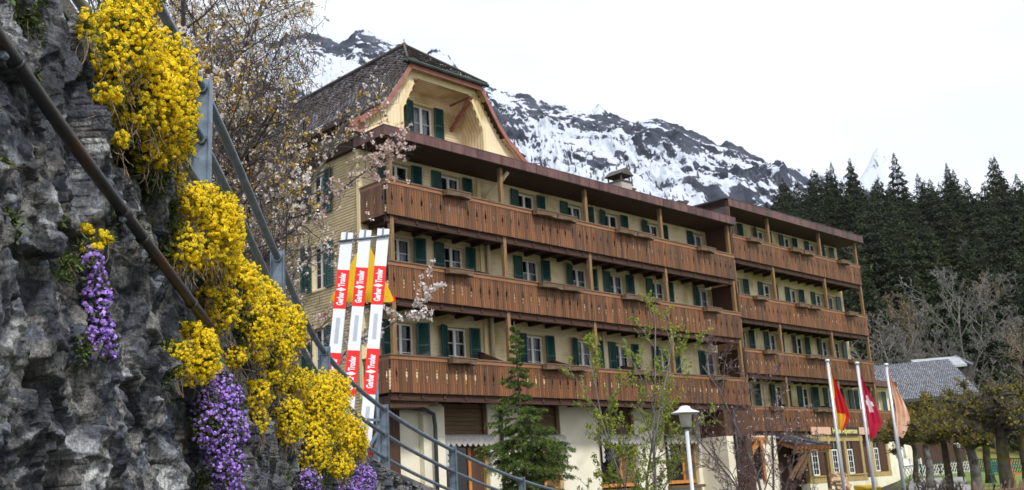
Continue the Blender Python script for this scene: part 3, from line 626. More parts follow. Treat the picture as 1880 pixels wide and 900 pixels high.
# ground floor: rendered wall with four recessed bays
BAYS = [(3.32,5.50),(7.15,9.38),(11.62,13.98),(15.98,18.34)]
w = MB(); e = [0.1] + [x for p in BAYS for x in p] + [19.45]
for i in range(0, len(e), 2): w.box((e[i],VW-.06,ZG),(e[i+1],VW+.5,3.25),'stucco')
for a, c in BAYS: w.box((a,VW-.05,ZG),(c,VW+.5,-.12),'stucco')
w.box((2.25,VW-.32,ZG),(3.2,VW-.061,3.0),'stucco'); A.part(w, 'ground_floor_wall')
for i, (a, c) in enumerate(BAYS):
    b = MB(); y = VW+.12
    b.box((a,y-.12,1.78),(a+.14,y+.1,3.2),'midwood').box((c-.14,y-.12,1.78),(c,y+.1,3.2),'midwood')
    z = 1.92
    while z < 3.15: b.box((a+.14,y,z),(c-.14,y+.05,z+.145),'midwood'); z += .155
    b.box((a,y-.1,-.05),(a+.13,y+.08,1.779),'tanwood').box((c-.13,y-.1,-.05),(c,y+.08,1.779),'tanwood').box((a+.131,y-.02,-.04),(c-.131,y+.08,.10),'orange').box((a+.131,y-.02,1.62),(c-.131,y+.08,1.91),'dkwood')
    xm = a+(c-a)*.60; b.box((xm,y-.01,.101),(xm+.13,y+.08,1.619),'orange')
    b.box((xm+.131,y+.02,.101),(c-.132,y+.06,1.619),'midwood' if i else 'dkwood')
    fw = A.part(b, 'restaurant_window')
    g_ = MB(); g_.face([(a+.131,y+.04,.1),(xm,y+.04,.1),(xm,y+.04,1.62),(a+.131,y+.04,1.62)],'glass'); g_.face([(a+.131,y+.5,-.1),(c,y+.5,-.1),(c,y+.5,1.9),(a+.131,y+.5,1.9)],'room'); add('pane', g_.mesh('pane'), fw)
    g_ = MB(); g_.box((a-.06,VW-.30,-.24),(c+.06,VW-.061,-.12),'midwood'); add('sill', g_.mesh('sill'), fw)
    # scalloped valance with hanging sides
    g_ = MB(); n = 9; ww = (c-a+.16)/n; yy = VW-.26
    for k in range(n):
        x0 = a-.08+k*ww; pts = [(x0,yy,1.98),(x0+ww,yy,1.98)] + [(x0+ww*(1-t_), yy-.02*math.sin(math.pi*t_), 1.74-.11*math.sin(math.pi*t_)) for t_ in (0,.25,.5,.75,1)]
        g_.face(pts,'valance')
    g_.face([(a-.08,yy,1.98),(c+.08,yy,1.98),(c+.08,VW-.07,2.06),(a-.08,VW-.07,2.06)],'valance')
    for x0, sg in ((a-.08,1),(c+.08,-1)):
        for k in range(4):
            z1 = 1.74-k*.2; pts = [(x0,yy,z1),(x0,yy,z1-.2)] + [(x0+sg*(.12+.09*math.sin(math.pi*t_)), yy+.03, z1-.2+.2*t_) for t_ in (0,.25,.5,.75,1)]
            g_.face(pts,'valance')
    add('valance', g_.mesh('valance'), fw)
b = MB(); b.tube([(1.2,1.2,2.95),(2.2,1.0,2.85),(2.55,.98,2.7),(2.6,.98,2.3),(2.6,.98,-1.4)],.07,'dkpipe',8); A.part(b, 'dark_downpipe', True); b = MB(); b.tube([(6.1,1.35,3.2),(6.1,1.35,ZG)],.065,'dkpipe',8); A.part(b, 'dark_downpipe', True)
b = MB(); b.prism([(.1,.2,3.2),(2.4,.2,3.2),(2.0,.2,3.02),(1.6,.2,2.86),(.1,.2,2.8)],(0,1.1,0),'dkwood'); b.box((.15,.2,2.95),(.45,.9,3.15),'post'); A.part(b, 'balcony_bracket')
b = MB(); b.box((.2,1.2,ZG),(1.25,1.43,2.95),'dkwood'); A.part(b, 'dark_panel')  # plain dark wood panel filling the left end of the ground floor
# right end: projecting rendered porch wall under a timber panel
b = MB(); b.box((18.62,0.02,ZG),(19.15,VW-.07,1.88),'stucco'); A.part(b, 'porch_wall')
b = MB(); b.box((18.7,.1,1.885),(20.8,VW-.07,3.2),'dkwood'); b.box((20.3,.12,ZG),(20.8,1.3,3.2),'dkwood'); A.part(b, 'porch_timber')
b = MB(); b.tube([(19.32,-.02,3.1),(19.32,-.02,ZG)],.05,'dkpipe',8); A.part(b, 'porch_downpipe', True)
b = MB(); b.box((20.93,3.42,ZG),(23.9,3.6,12.1),'cream').box((19.45,VW+.0,ZG),(25.2,VW+.3,2.0),'stucco').box((20.87,VW+.31,2.0),(20.93,3.41,12.1),'dkwood'); A.part(b, 'link_wall')
# ---- right wing
B = Root('hotel_right_wing', 23.9, 1.91, ZG); tag(B.o, 'right wing of the cream chalet hotel with four brown wooden balconies under a flat roof', 'hotel')
V0 = 1.91; VW2 = 3.41; LV = [12.27, 9.166, 6.369, 3.495]; UE2 = 37.93
OP2 = [(25.75,26.9),(28.75,29.9),(31.62,32.78),(34.55,35.7),(36.15,37.12)]
h2 = [((a+b)/2-.54,(a+b)/2+.54,z-.22,z+1.33) for a, b in OP2 for z in LV] + [(38.9-.54+0,38.9+.54,3.275,4.825),(41.0-.54,41.0+.54,3.275,4.825)]
w = MB(); rows(w, 0, VW2, -1, 23.9, 38.15, 2.3, 14.0, h2, 'cream', .12); rows(w, 0, VW2, -1, 38.15, 42.5, 2.3, 5.2, h2, 'cream', .12); w.box((38.16,VW2+.05,5.2),(38.2,9,14),'cream'); w.box((42.4,VW2+.03,ZG),(42.5,9,5.2),'cream')
B.part(w, 'wall')
w = MB(); 
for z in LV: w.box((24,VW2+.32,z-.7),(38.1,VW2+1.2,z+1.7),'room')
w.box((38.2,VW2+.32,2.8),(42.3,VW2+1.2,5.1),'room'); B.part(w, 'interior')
for z, ks in zip(LV, ('BABAB','ABCAC','BABAC','AABAB')):
    for i, (a, b) in enumerate(OP2): put_window(B, ks[i], (a+b)/2, VW2, z-.22)
put_window(B, 'A', 38.9, VW2, 3.275); put_window(B, 'B', 41.0, VW2, 3.275)
for i, z in enumerate(LV):
    balcony(B, 23.9, UE2 if i < 3 else 42.55, V0, 1.5, z, None, 0, left_return=False)
posts(B, [23.98,27.78,33.4,37.85], V0, LV[0]-1.15, 13.74)
for z0, z1 in ((LV[1],LV[0]),(LV[2],LV[1]),(LV[3],LV[2])): posts(B, [23.98,27.78,33.4,37.85], V0, z0-1.15, z1-1.25)
posts(B, [39.7], V0+1.2, LV[3]-1.0, 5.2)
planters([25.2,29.45,30.75,35.0], V0, LV[0], 'top balcony of the right wing'); planters([25.2,29.45,30.75,35.1], V0, LV[1], 'second highest balcony of the right wing')
planters([25.55,29.9,31.1,34.75], V0, LV[2], 'third highest balcony of the right wing'); planters([25.55,30.0,31.2], V0, LV[3], 'lowest balcony of the right wing')
for u, z in ((29.0,LV[1]),(29.2,LV[2]),(33.5,LV[2]),(29.0,LV[3]),(33.5,LV[3])): partition(B, u, V0, 1.5, z, .3)
b = MB(); b.box((23.62,V0-.18,13.72),(38.33,9,14.05),'soffit'); B.part(b, 'roof_soffit')
b = MB(); b.box((23.6,V0-.22,13.70),(38.36,V0-.181,14.10),'copper'); b.box((38.331,V0-.18,13.70),(38.36,9,14.10),'copper'); b.box((23.58,V0-.24,14.10),(38.38,9,14.13),'sidedark'); b.box((23.6,V0-.18,12.2),(23.66,V0+.02,13.7),'copper')
u = 24
while u < 38.2: b.box((u-.008,V0-.228,13.71),(u+.008,V0-.2201,14.09),'copper'); u += .62
B.part(b, 'roof_fascia')
b = MB(); b.box((23.62,V0+.02,12.2),(23.7,6.5,14.09),'sidedark'); b.prism([(23.5,V0-.1,14.1),(23.5,6.6,14.1),(23.5,6.6,14.22),(23.5,V0-.1,14.16)],(.3,0,0),'dkpipe'); b.box((23.6,V0+.0,ZG),(23.85,VW2+.1,12.2),'dkwood'); B.part(b, 'gable_end_cladding')
b = MB(); b.box((38.2,V0+.9,5.1),(42.7,9,5.45),'copper'); B.part(b, 'annex_roof')
b = MB(); b.box((38.0,VW2-.4,LV[2]-1.2),(39.9,VW2-.35,LV[2]-.05),'plank'); b.box((38.0,VW2-.45,LV[2]-.1),(39.95,VW2-.3,LV[2]-.02),'boxw'); b.box((38,VW2-.35,LV[2]-1.25),(39.9,VW2+3,LV[2]-1.15),'soffit'); B.part(b, 'annex_terrace')
b = MB(); b.box((38.2,VW2+.3,9.6),(39.6,6.5,9.75),'salmon'); B.part(b, 'rear_eave')
# ground floor with the wooden restaurant front
b = MB(); b.box((28.75,V0-.02,ZG),(35.25,V0+.5,-.42),'stucco'); b.box((35.251,VW2-1.2,ZG),(39.1,VW2,-.30),'stucco'); b.box((23.9,VW2,ZG),(28.9,VW2+.3,2.3),'stucco'); b.box((39.1,VW2-1.1,ZG),(42.4,VW2,2.2),'stucco'); B.part(b, 'plinth')
b = MB()
for p in (28.92,31.22,33.02,34.95): b.box((p-.13,V0-.03,-.419),(p+.13,V0+.2,2.06),'tanwood')
b.box((28.8,V0-.045,-.42),(35.2,V0+.0,-.33),'tanwood'); b.box((28.8,V0-.05,-.12),(35.2,V0+.05,-.05),'tanwood'); b.box((28.8,V0-.01,1.73),(35.2,V0+.2,2.06),'tanwood')
b.box((28.8,V0+.0,-.331),(35.2,V0+.08,-.12),'tanwood')
x = 29.0
while x < 35: b.box((x-.008,V0-.006,-.33),(x+.008,V0-.0,-.121),'midwood'); x += .22
B.part(b, 'restaurant_front')
b = MB(); VR2 = V0+.35
for p in (36.9,38.85): b.box((p-.15,VR2-.03,-.299),(p+.15,VR2+.2,2.06),'tanwood')
b.box((36.8,VR2-.04,-.299),(39.0,VR2+.05,-.02),'tanwood'); b.box((35.2,VR2+.3,-.3),(39.0,VR2+.35,2.2),'dkwood'); b.box((36.8,VR2,1.8),(39.0,VR2+.2,2.06),'tanwood'); b.box((35.26,VR2+.1,-.28),(36.75,VR2+.2,2.2),'dkwood'); B.part(b, 'restaurant_corner')
def casement(u, v, z0, z1, w_=.62):
    c = MB(); zt = z0+(z1-z0)*.76; f = .07
    c.box((u,v,z0),(u+w_,v+.06,z0+f),'white').box((u,v,zt-f),(u+w_,v+.06,zt),'white').box((u,v,z0+f),(u+f,v+.06,zt-f),'white').box((u+w_-f,v,z0+f),(u+w_,v+.06,zt-f),'white')
    for k in (1,2,3): z = z0+(zt-z0)*k/4; c.box((u+f,v+.02,z-.012),(u+w_-f,v+.045,z+.012),'white')
    c.box((u+w_/2-.012,v+.018,z0+f),(u+w_/2+.012,v+.047,zt-f),'white')
    c.box((u-.02,v+.01,zt+.06),(u+w_+.02,v+.06,z1),'room'); c.box((u+w_*.5-.02,v-.004,zt+.03),(u+w_*.5+.02,v+.05,z1),'tanwood')
    o = B.part(c, 'window'); g_ = MB(); g_.face([(u+f,v+.03,z0+f),(u+w_-f,v+.03,z0+f),(u+w_-f,v+.03,zt-f),(u+f,v+.03,zt-f)],'glass'); g_.face([(u-.05,v+.4,z0-.1),(u+w_+.1,v+.4,z0-.1),(u+w_+.1,v+.4,z1+.1),(u-.05,v+.4,z1+.1)],'room'); add('pane', g_.mesh('pane'), o)
    s = MB(); x = u+w_+.05
    s.box((x,v+.0,z0),(x+.95,v+.05,z1),'dkwood')
    for k in range(7): s.box((x+.02+k*.13,v-.012,z0+.02),(x+.13+k*.13,v-.0,z1-.02),'dkwood')
    add('shutter', s.mesh('shutter'), o)
for u in (29.35,31.55,33.3): casement(u, V0+.04, -.04, 1.72, .62 if u > 30 else .66)
casement(37.2, VR2+.04, .0, 1.78, .55)
b = MB(); 
b.box((29.4,V0-.10,2.08),(31.49,V0-.04,2.48),'pink'); b.box((31.5,V0-.14,2.06),(34.65,V0-.05,2.50),'sky_glass'); b.box((34.66,V0-.10,2.08),(36.35,V0-.04,2.48),'pink')
sg = b.obj('sign_board', None); sg.location = fr(0,0,0); sg.rotation_euler = (0,0,HB['rz']); tag(sg, 'long pink and black hotel name sign under the lowest balcony of the right wing', 'sign')
def text_mesh(name, s, size, off, m, ext=.004, shear=0.):
    cu = bpy.data.curves.new(name, 'FONT'); cu.body = s; cu.size = size; cu.offset = off; cu.extrude = ext; cu.align_x = 'CENTER'; cu.align_y = 'CENTER'; cu.shear = shear; cu.resolution_u = 3
    o = bpy.data.objects.new(name, cu); COL.objects.link(o); bpy.context.view_layer.update()
    me = bpy.data.meshes.new_from_object(o.evaluated_get(bpy.context.evaluated_depsgraph_get())); bpy.data.objects.remove(o); me.materials.clear(); me.materials.append(M[m]); me.name = name; return me
tx = add('lettering', text_mesh('lettering', 'Hotel Alpenrose', .42, .008, 'signtext'), sg, (33.0, V0-.147, 2.27)); tx.rotation_euler = (math.pi/2,0,0)
# wall lamp by the porch
b = MB(); b.lathe([(.0,.28),(.05,.26),(.16,.16),(.17,.13),(.09,.12),(.08,-.12),(.0,-.14)],'dkpipe',10); b.box((-.02,.0,.2),(.02,.3,.24),'dkpipe')
o = b.obj('wall_lantern', None, fr(28.6, V0-.25, 1.25)); tag(o, 'small black lantern beside the entrance porch', 'lantern')
# entrance area: porch roof, window with brace
P = Root('entrance_porch', 25.7, 1.0, ZG); tag(P.o, 'small shingled entrance porch roof on orange timber rafters', 'porch')
b = MB(); b.prism([(25.5,.6,1.48),(25.5,V0+.2,2.02),(25.5,V0+.2,1.92),(25.5,.6,1.38)],(3.45,0,0),'dkwood'); P.part(b, 'roof')
b = MB(); shing(b, (25.48,.58,1.50),(28.98,.58,1.50),(28.98,V0+.2,2.05),(25.48,V0+.2,2.05),'slate',.16,.2); tag(P.part(b, 'shingles'), kind='stuff')
for i in range(9):
    x = 25.6+i*.4; b = MB(); b.prism([(x,.5,1.34),(x,V0,1.82),(x,V0,1.70),(x,.62,1.22)],(.10,0,0),'orange'); P.part(b, 'rafter')
b = MB(); b.box((25.5,.75,1.1),(29.0,.88,1.22),'midwood'); b.box((28.7,.75,ZG),(28.85,.9,1.1),'midwood'); P.part(b, 'beam')
for x0, x1 in ((24.9,26.6),(25.6,27.0)):
    b = MB(); b.prism([(x0,.75,-.1),(x0+.18,.75,-.22),(x1+.15,.75,1.05),(x1,.75,1.15)],(0,.12,0),'midwood'); P.part(b, 'brace')
b = MB(); b.box((24.4,2.75,ZG),(28.8,2.85,2.25),'dkwood'); b.box((28.72,V0+.5,ZG),(28.8,2.75,2.25),'dkwood'); b.box((28.8,VW2+.0,ZG),(42,VW2+.1,2.25),'dkwood'); P.part(b, 'doorway')
Q = Root('timber_window_bay', 21.5, 1.5, ZG); tag(Q.o, 'orange timber frame with diagonal brace around a window left of the porch', 'window frame')
b = MB(); y = VW-.12
b.box((21.15,y,-.35),(21.35,y+.11,2.0),'orange').box((21.351,y,1.72),(24.3,y+.11,1.95),'orange').box((23.6,y+.001,-.2),(23.8,y+.109,1.72),'orange'); Q.part(b, 'frame')
b = MB(); b.prism([(21.36,y-.02,.25),(21.36,y-.02,.02),(23.4,y-.02,1.55),(23.2,y-.02,1.72)],(0,.08,0),'orange'); Q.part(b, 'brace')
b = MB(); b.face([(21.36,y+.08,0.0),(23.59,y+.08,0.0),(23.59,y+.08,1.71),(21.36,y+.08,1.71)],'room'); b.face([(21.36,y+.06,0.0),(23.59,y+.06,0.0),(23.59,y+.06,1.71),(21.36,y+.06,1.71)],'glass'); Q.part(b, 'pane')
# firewood by the porch
M['log'] = mat('cut_log', (.50,.33,.20), (.62,.44,.30), .9, 9, 3, rnd=.25)
L0 = fr(25.2, -1.5, ZG)
wp = empty('firewood_stack', (L0[0],L0[1],float(gz(L0[0],L0[1]))), HB['rz']); tag(wp, 'heap of pale split firewood beside the entrance porch', 'firewood')
for i in range(84):
    b = MB(); b.prism([(0,0,0),(.16,0,.02),(.10,0,.15)],(0,.38,0),'log'); o = b.obj('log', wp, (random.uniform(-.2,1.3)*(1-.006*i)+.2, random.uniform(-.25,.25), .092*(i//6)+random.uniform(0,.05))); o.rotation_euler = (random.uniform(-.6,.6),random.uniform(-1,1),random.uniform(-1,1))
b = MB(); b.prism([(0,0,0),(.95,0,0),(1.02,-.04,.62),(-.07,-.04,.62)],(0,.6,0),'yellow'); b.prism([(-.1,-.08,.621),(-.1,.6,.621),(-.1,.6,.82),(-.1,-.08,.68)],(1.15,0,0),'yellow')
L1 = fr(24.9, -2.4, ZG); o = b.obj('grit_bin', None, (L1[0]+.6,L1[1],float(gz(L1[0],L1[1]))), ); o.rotation_euler = (0,0,.6); tag(o, 'yellow grit bin with sloping lid in front of the firewood heap', 'grit bin')
# ------------------------------------------------------------------ retaining wall
WY = [-2,3.9,5.6,7.9,10.3,13.2,15.8,18.6,21.5]; WX = [-1.76,-1.77,-1.79,-1.86,-1.92,-1.72,-1.03,.0,1.30]
WZ = [3.3,1.98,1.62,1.10,.66,.30,-.12,-.62,-1.05]
wx = lambda y: np.interp(y, WY, WX); wz = lambda y: np.interp(y, WY, WZ)
ysn = [-.6]
while ysn[-1] < 21.4: y = ysn[-1]; ysn.append(y + (.04 if y < 2.3 else max(.0066, .0026*(y-1.2)) if y < 12 else .06))
ysn = np.array(ysn); tz = np.concatenate([np.linspace(0,.36,45), np.linspace(.3625,1,430)]); NZ = len(tz)
YY, TZ = np.meshgrid(ysn, tz); ZB = -1.65; ZTOP = wz(YY); ZZ = ZB + (ZTOP-ZB)*TZ
# irregular stone cells
seeds = []
for i in range(130):
    for j in range(17): seeds.append((-.6+i*.175+random.uniform(-.10,.10)+(.09 if j % 2 else 0), ZB+j*.30+random.uniform(-.13,.13)))
seeds = np.array([s_ for s_ in seeds if s_[0] < 21.6 and s_[1] < wz(s_[0])+.1]); srad = rng.uniform(.55,1.35,len(seeds)); sh_ = rng.uniform(0,1,len(seeds))
qy = YY + .10*(fbm(YY*3.1, ZZ*3.1, 2, 4)-.5) + .035*(fbm(YY*13, ZZ*13, 5, 3)-.5); qz = ZZ + .12*(fbm(YY*3.1+40, ZZ*3.1, 2, 4)-.5) + .035*(fbm(YY*13+30, ZZ*13, 5, 3)-.5)
qy2 = qy*.94 + qz*.34; qz2 = qz*.94 - qy*.34*0
F1 = np.full(YY.shape, 9.); F2 = np.full(YY.shape, 9.); ID = np.zeros(YY.shape, int)
sy2 = seeds[:,0]*.94+seeds[:,1]*.34; sz2 = seeds[:,1]*.94
for c in range(len(seeds)):
    cols = np.where(np.abs(ysn-seeds[c,0]) < .75)[0]
    if len(cols) == 0: continue
    a, e_ = cols[0], cols[-1]+1; d = np.sqrt(((qy2[:,a:e_]-sy2[c])*1.25)**2 + ((qz2[:,a:e_]-sz2[c])*.82)**2)/(.6+.4*srad[c])
    f1 = F1[:,a:e_]; f2 = F2[:,a:e_]; i_ = ID[:,a:e_]; nearer = d < f1
    f2[:] = np.where(nearer, f1, np.minimum(f2, d)); i_[:] = np.where(nearer, c, i_); f1[:] = np.where(nearer, d, f1)
edge = F2-F1
exposed = sh_[ID]                      # some stones are buried under the pointing
mort = fbm(YY*5, ZZ*5, 9, 4)
tm = .035 + .10*np.clip(mort-.42, 0, 1) + np.where(exposed < .18, .06, 0)
ins = sm(0, .05, edge-tm)
crag = fbm(YY*5+ZZ*2.6, ZZ*3.4-YY*2.2, 1.5, 6, .6, True); fine = fbm(YY*22, ZZ*22, 4, 5, .6); cr2 = fbm(YY*11+3+ZZ*7, ZZ*8-YY*4, 7, 4, .55, True)
facet = (vnoise(ID*7.31, 1.7)-.5)*(YY-seeds[ID,0])*1.6 + (vnoise(ID*3.17, 9.2)-.45)*(ZZ-seeds[ID,1])*1.3
lift = -.01 + .045*vnoise(ID*5.77, 4.4)
pit = fbm(YY*34+ZZ*10, ZZ*30-YY*8, 8, 4, .6); strat = fbm((YY+ZZ*.6)*17, (ZZ-YY*.9)*4.5, 3, 5, .6, True)
disp = ins*(lift + np.clip(facet, -.045, .06)) + .060*(crag-.5) + .022*(fine-.5) + .034*(cr2-.5) + .004*(strat-.55) - .022*np.clip(pit-.52,0,1)*3*(1-ins*.6) - .03*np.exp(-np.abs(edge-tm)/.016)*(mort > .46)
ua = YY + .55*ZZ + .05*(crag-.5) + .10*(mort-.5); va = ZZ - .45*YY + .08*(mort-.5)
fc = .125*cellplane(ua*3.3, va*2.1, 1, .9) + .050*cellplane(ua*8+1.5*mort, va*5.5, 5) + .020*cellplane(ua*19, va*13, 9) + .006*cellplane(ua*50, va*38, 13)
def blur(a, n):
    for _ in range(n):
        p = np.pad(a, 1, mode='edge'); a = (p[:-2,1:-1]+p[2:,1:-1]+p[1:-1,:-2]+p[1:-1,2:]+2*a)/6
    return a
fc = blur(fc, 3)*.25 + fc*.35 + blur(fc, 1)*.40; disp = blur(disp, 1)*.2 + disp*.18 + fc*.98
hi_ = fbm(YY*60+ZZ*25, ZZ*50-YY*20, 6, 3, .6); disp = disp + .006*(hi_-.5) + .008*(np.abs(fbm(YY*15, ZZ*15, 11, 4, .6)-.5)*2) + .10*(fbm(YY*1.1, ZZ*1.1, 3, 3)-.5)
nrmx = np.ones_like(YY); dX = np.gradient(wx(ysn), ysn); nx_ = 1/np.sqrt(1+dX**2); ny_ = -dX*nx_
PX = wx(YY) + disp*nx_[None] + .05*(1-TZ); PY = YY + disp*ny_[None]; PZ = ZZ + .012*(cr2-.5)
V = np.stack([PX, PY, PZ], -1).reshape(-1,3); n_c = len(ysn)
i0 = (np.arange(NZ-1)[:,None]*n_c + np.arange(n_c-1)[None]); F = np.stack([i0, i0+1, i0+n_c+1, i0+n_c], -1).reshape(-1,4)
sid = ID[:-1,:-1].ravel(); isst = ((edge-tm)[:-1,:-1] > .003).ravel()
M['stone'] = mat('rubble_stone', (.028,.032,.042), (.14,.153,.18), .5, 4.5, 9, 1.3, 55, stretch=(1,1,1), rnd=.0, c3=(.34,.35,.36), s3=4.2, lo=.40, hi=.64)
M['mortar'] = mat('old_mortar', (.055,.057,.062), (.28,.275,.265), .95, 9, 9, 1.6, 70, c3=(.04,.042,.048), s3=3.2, lo=.40, hi=.60)
def stone_var(m):      # per-stone tone + wet streaks running down the face
    t = m.node_tree; N = t.nodes; L = t.links; b = N['Principled BSDF']; src = [l for l in L if l.to_socket == b.inputs['Base Color']][0].from_socket
    a = N.new('ShaderNodeTexCoord'); mp_ = N.new('ShaderNodeMapping'); mp_.inputs['Scale'].default_value = (1.6,1.6,.38); L.new(a.outputs['Object'], mp_.inputs[0])
    n = N.new('ShaderNodeTexNoise'); n.inputs['Scale'].default_value = 1.15; n.inputs['Detail'].default_value = 4; L.new(mp_.outputs[0], n.inputs['Vector'])
    sp = N.new('ShaderNodeSeparateXYZ'); L.new(a.outputs['Object'], sp.inputs[0])
    mr = N.new('ShaderNodeMapRange'); mr.inputs['From Min'].default_value = 1.9; mr.inputs['From Max'].default_value = 3.3; mr.inputs['To Min'].default_value = -.14; mr.inputs['To Max'].default_value = .20; L.new(sp.outputs['Z'], mr.inputs[0])
    ad = N.new('ShaderNodeMath'); ad.operation = 'ADD'; L.new(n.outputs['Fac'], ad.inputs[0]); L.new(mr.outputs[0], ad.inputs[1])
    r_ = N.new('ShaderNodeValToRGB'); r_.color_ramp.elements[0].position = .5; r_.color_ramp.elements[1].position = .66; r_.color_ramp.elements[1].color = (.22,.22,.24,1); r_.color_ramp.elements[0].color = (1,1,1,1); L.new(ad.outputs[0], r_.inputs[0])
    mu = N.new('ShaderNodeMixRGB'); mu.blend_type = 'MULTIPLY'; mu.inputs[0].default_value = 1; L.new(src, mu.inputs[1]); L.new(r_.outputs[0], mu.inputs[2])
    sk = N.new('ShaderNodeTexNoise'); sk.inputs['Scale'].default_value = 75; sk.inputs['Detail'].default_value = 5; sk.inputs['Roughness'].default_value = .7; ms_ = N.new('ShaderNodeMapping'); ms_.inputs['Rotation'].default_value = (R(-35),0,0); ms_.inputs['Scale'].default_value = (1,1,.38); L.new(a.outputs['Object'], ms_.inputs[0]); L.new(ms_.outputs[0], sk.inputs['Vector']); sr = N.new('ShaderNodeValToRGB'); sr.color_ramp.elements[0].position = .38; sr.color_ramp.elements[0].color = (.42,.43,.46,1); sr.color_ramp.elements[1].position = .62; sr.color_ramp.elements[1].color = (1.75,1.75,1.72,1); L.new(sk.outputs['Fac'], sr.inputs[0]); ml = N.new('ShaderNodeMixRGB'); ml.blend_type = 'MULTIPLY'; ml.inputs[0].default_value = .8; L.new(mu.outputs[0], ml.inputs[1]); L.new(sr.outputs[0], ml.inputs[2]); mu = ml
    oi = N.new('ShaderNodeObjectInfo'); ra = N.new('ShaderNodeValToRGB'); ra.color_ramp.interpolation = 'CONSTANT'
    els = [(0,(.75,.78,.86,1)),(.22,(1.25,1.24,1.2,1)),(.38,(.50,.53,.62,1)),(.56,(1.0,1.0,1.04,1)),(.7,(1.5,1.48,1.44,1)),(.86,(.60,.6,.65,1)),(.975,(1.3,1.1,.85,1))]
    ra.color_ramp.elements[0].color = els[0][1]; ra.color_ramp.elements[1].position = els[1][0]; ra.color_ramp.elements[1].color = els[1][1]
    for p_, c_ in els[2:]: e_ = ra.color_ramp.elements.new(p_); e_.color = c_
    L.new(oi.outputs['Random'], ra.inputs[0]); m2 = N.new('ShaderNodeMixRGB'); m2.blend_type = 'MULTIPLY'; m2.inputs[0].default_value = 1 if 'stone' in m.name else 0
    L.new(mu.outputs[0], m2.inputs[1]); L.new(ra.outputs[0], m2.inputs[2]); L.new(m2.outputs[0], b.inputs['Base Color'])
stone_var(M['stone']); stone_var(M['mortar'])
rw = empty('retaining_wall', (-1.7, 6, ZB)); tag(rw, 'rough grey rubble stone retaining wall in the left foreground below the railing', 'wall')
def sub(Vall, Fs, name, mats, parent):
    u_, inv = np.unique(Fs.ravel(), return_inverse=True); o = add(name, npmesh(name, Vall[u_], inv.reshape(-1,4), mats, smooth=True), parent, (1.7,-6,-ZB)); return o
tag(sub(V, F[~isst], 'pointing', ['mortar'], rw))
cnt = [(int((isst & (sid == c)).sum()), c) for c in np.unique(sid)]
near_ = sorted([(seeds[c,0], c) for n, c in cnt if n > 12 and seeds[c,0] > 1.2]); ns = 0; rest = np.zeros(len(F), bool)
pick = set(c for _, c in near_[:290])
order = np.argsort(sid, kind='stable'); so_ = sid[order]
for n, c in cnt:
    k = (isst & (sid == c))
    if c in pick: sub(V, F[k], 'stone', ['stone'], rw)
    else: rest |= k
if rest.any(): tag(sub(V, F[rest], 'stones', ['stone'], rw), kind='stuff')
# coping on top of the wall and the terrace behind it
M['coping'] = mat('coping_concrete', (.14,.135,.13), (.27,.26,.24), .95, 7, 7, 1.0, 50, c3=(.08,.08,.078), s3=2)
b = MB(); yc = np.linspace(-.6, 21.4, 90)
for i in range(len(yc)-1):
    P_ = []
    for y in (yc[i], yc[i+1]-.012 if i % 6 == 5 else yc[i+1]):
        x = float(wx(y)); z = float(wz(y)); P_.append([(x+.0, y, z-.02),(x+.01, y, z+.05+.01*math.sin(y*9)),(x-.02, y, z+.075),(x-.42, y, z+.08),(x-.42, y, z-.05)])
    for j in range(4): b.face([P_[0][j], P_[1][j], P_[1][j+1], P_[0][j+1]],'coping')
b_ = b.mesh('coping', True); add('coping', b_, rw, (1.7,-6,-ZB))
def terr(x, y): return np.where(x > -60, wz(np.clip(y,-2,21.5)) - .02 - .0*x, 0)*1.0 - sm(21, 27, y)*.3
xs_ = np.linspace(0,1,14); ys_ = np.linspace(-3,30,60); X_, Y_ = np.meshgrid(xs_, ys_); XX_ = np.interp(Y_, WY, WX) - .3 - X_*24; 
ZZ_ = np.maximum(np.interp(Y_, WY, WZ) + .02, gz(XX_, Y_)-.3) - sm(21.3,24,Y_)*.6 - .2*0
Vt = np.stack([XX_, Y_, ZZ_], -1).reshape(-1,3); ii = np.arange(59)[:,None]*14+np.arange(13)[None]; tag(add('terrace_road', npmesh('terrace_road', Vt, np.stack([ii, ii+14, ii+15, ii+1], -1).reshape(-1,4), ['ground'], smooth=True)), kind='structure')
# ------------------------------------------------------------------ railing
rl = empty('handrail_fence', (-1.8, 10, .8)); tag(rl, 'grey galvanised steel tube railing descending along the top of the stone wall', 'railing')
RP = [(-1.80,1.0,3.30),(-1.79,3.3,2.90),(-1.794,5.6,2.475),(-1.893,7.9,1.972),(-1.985,10.3,1.535),(-1.779,13.2,1.172),(-1.087,15.8,.710),(-.059,18.6,.230),(1.25,21.4,-.18)]
def crom(pts, n=8):
    P = [Vector(p) for p in pts]; P = [P[0]*2-P[1]] + P + [P[-1]*2-P[-2]]; out = []
    for i in range(1, len(P)-2):
        for k in range(n):
            t_ = k/n; a, b_, c, d = P[i-1], P[i], P[i+1], P[i+2]
            out.append(.5*((2*b_)+(c-a)*t_+(2*a-5*b_+4*c-d)*t_*t_+(3*b_-a-3*c+d)*t_**3))
    return out + [P[-2]]
for k, (dz, r_) in enumerate(((-.04,.029),(-.36,.026),(-.66,.024))):
    c = crom([(x+.0, y, z+dz) for x, y, z in RP]); b = MB(); b.tube([p-Vector((-1.8,10,.8)) for p in c], r_, 'galv', 12); b.obj('rail', rl, smooth=True)
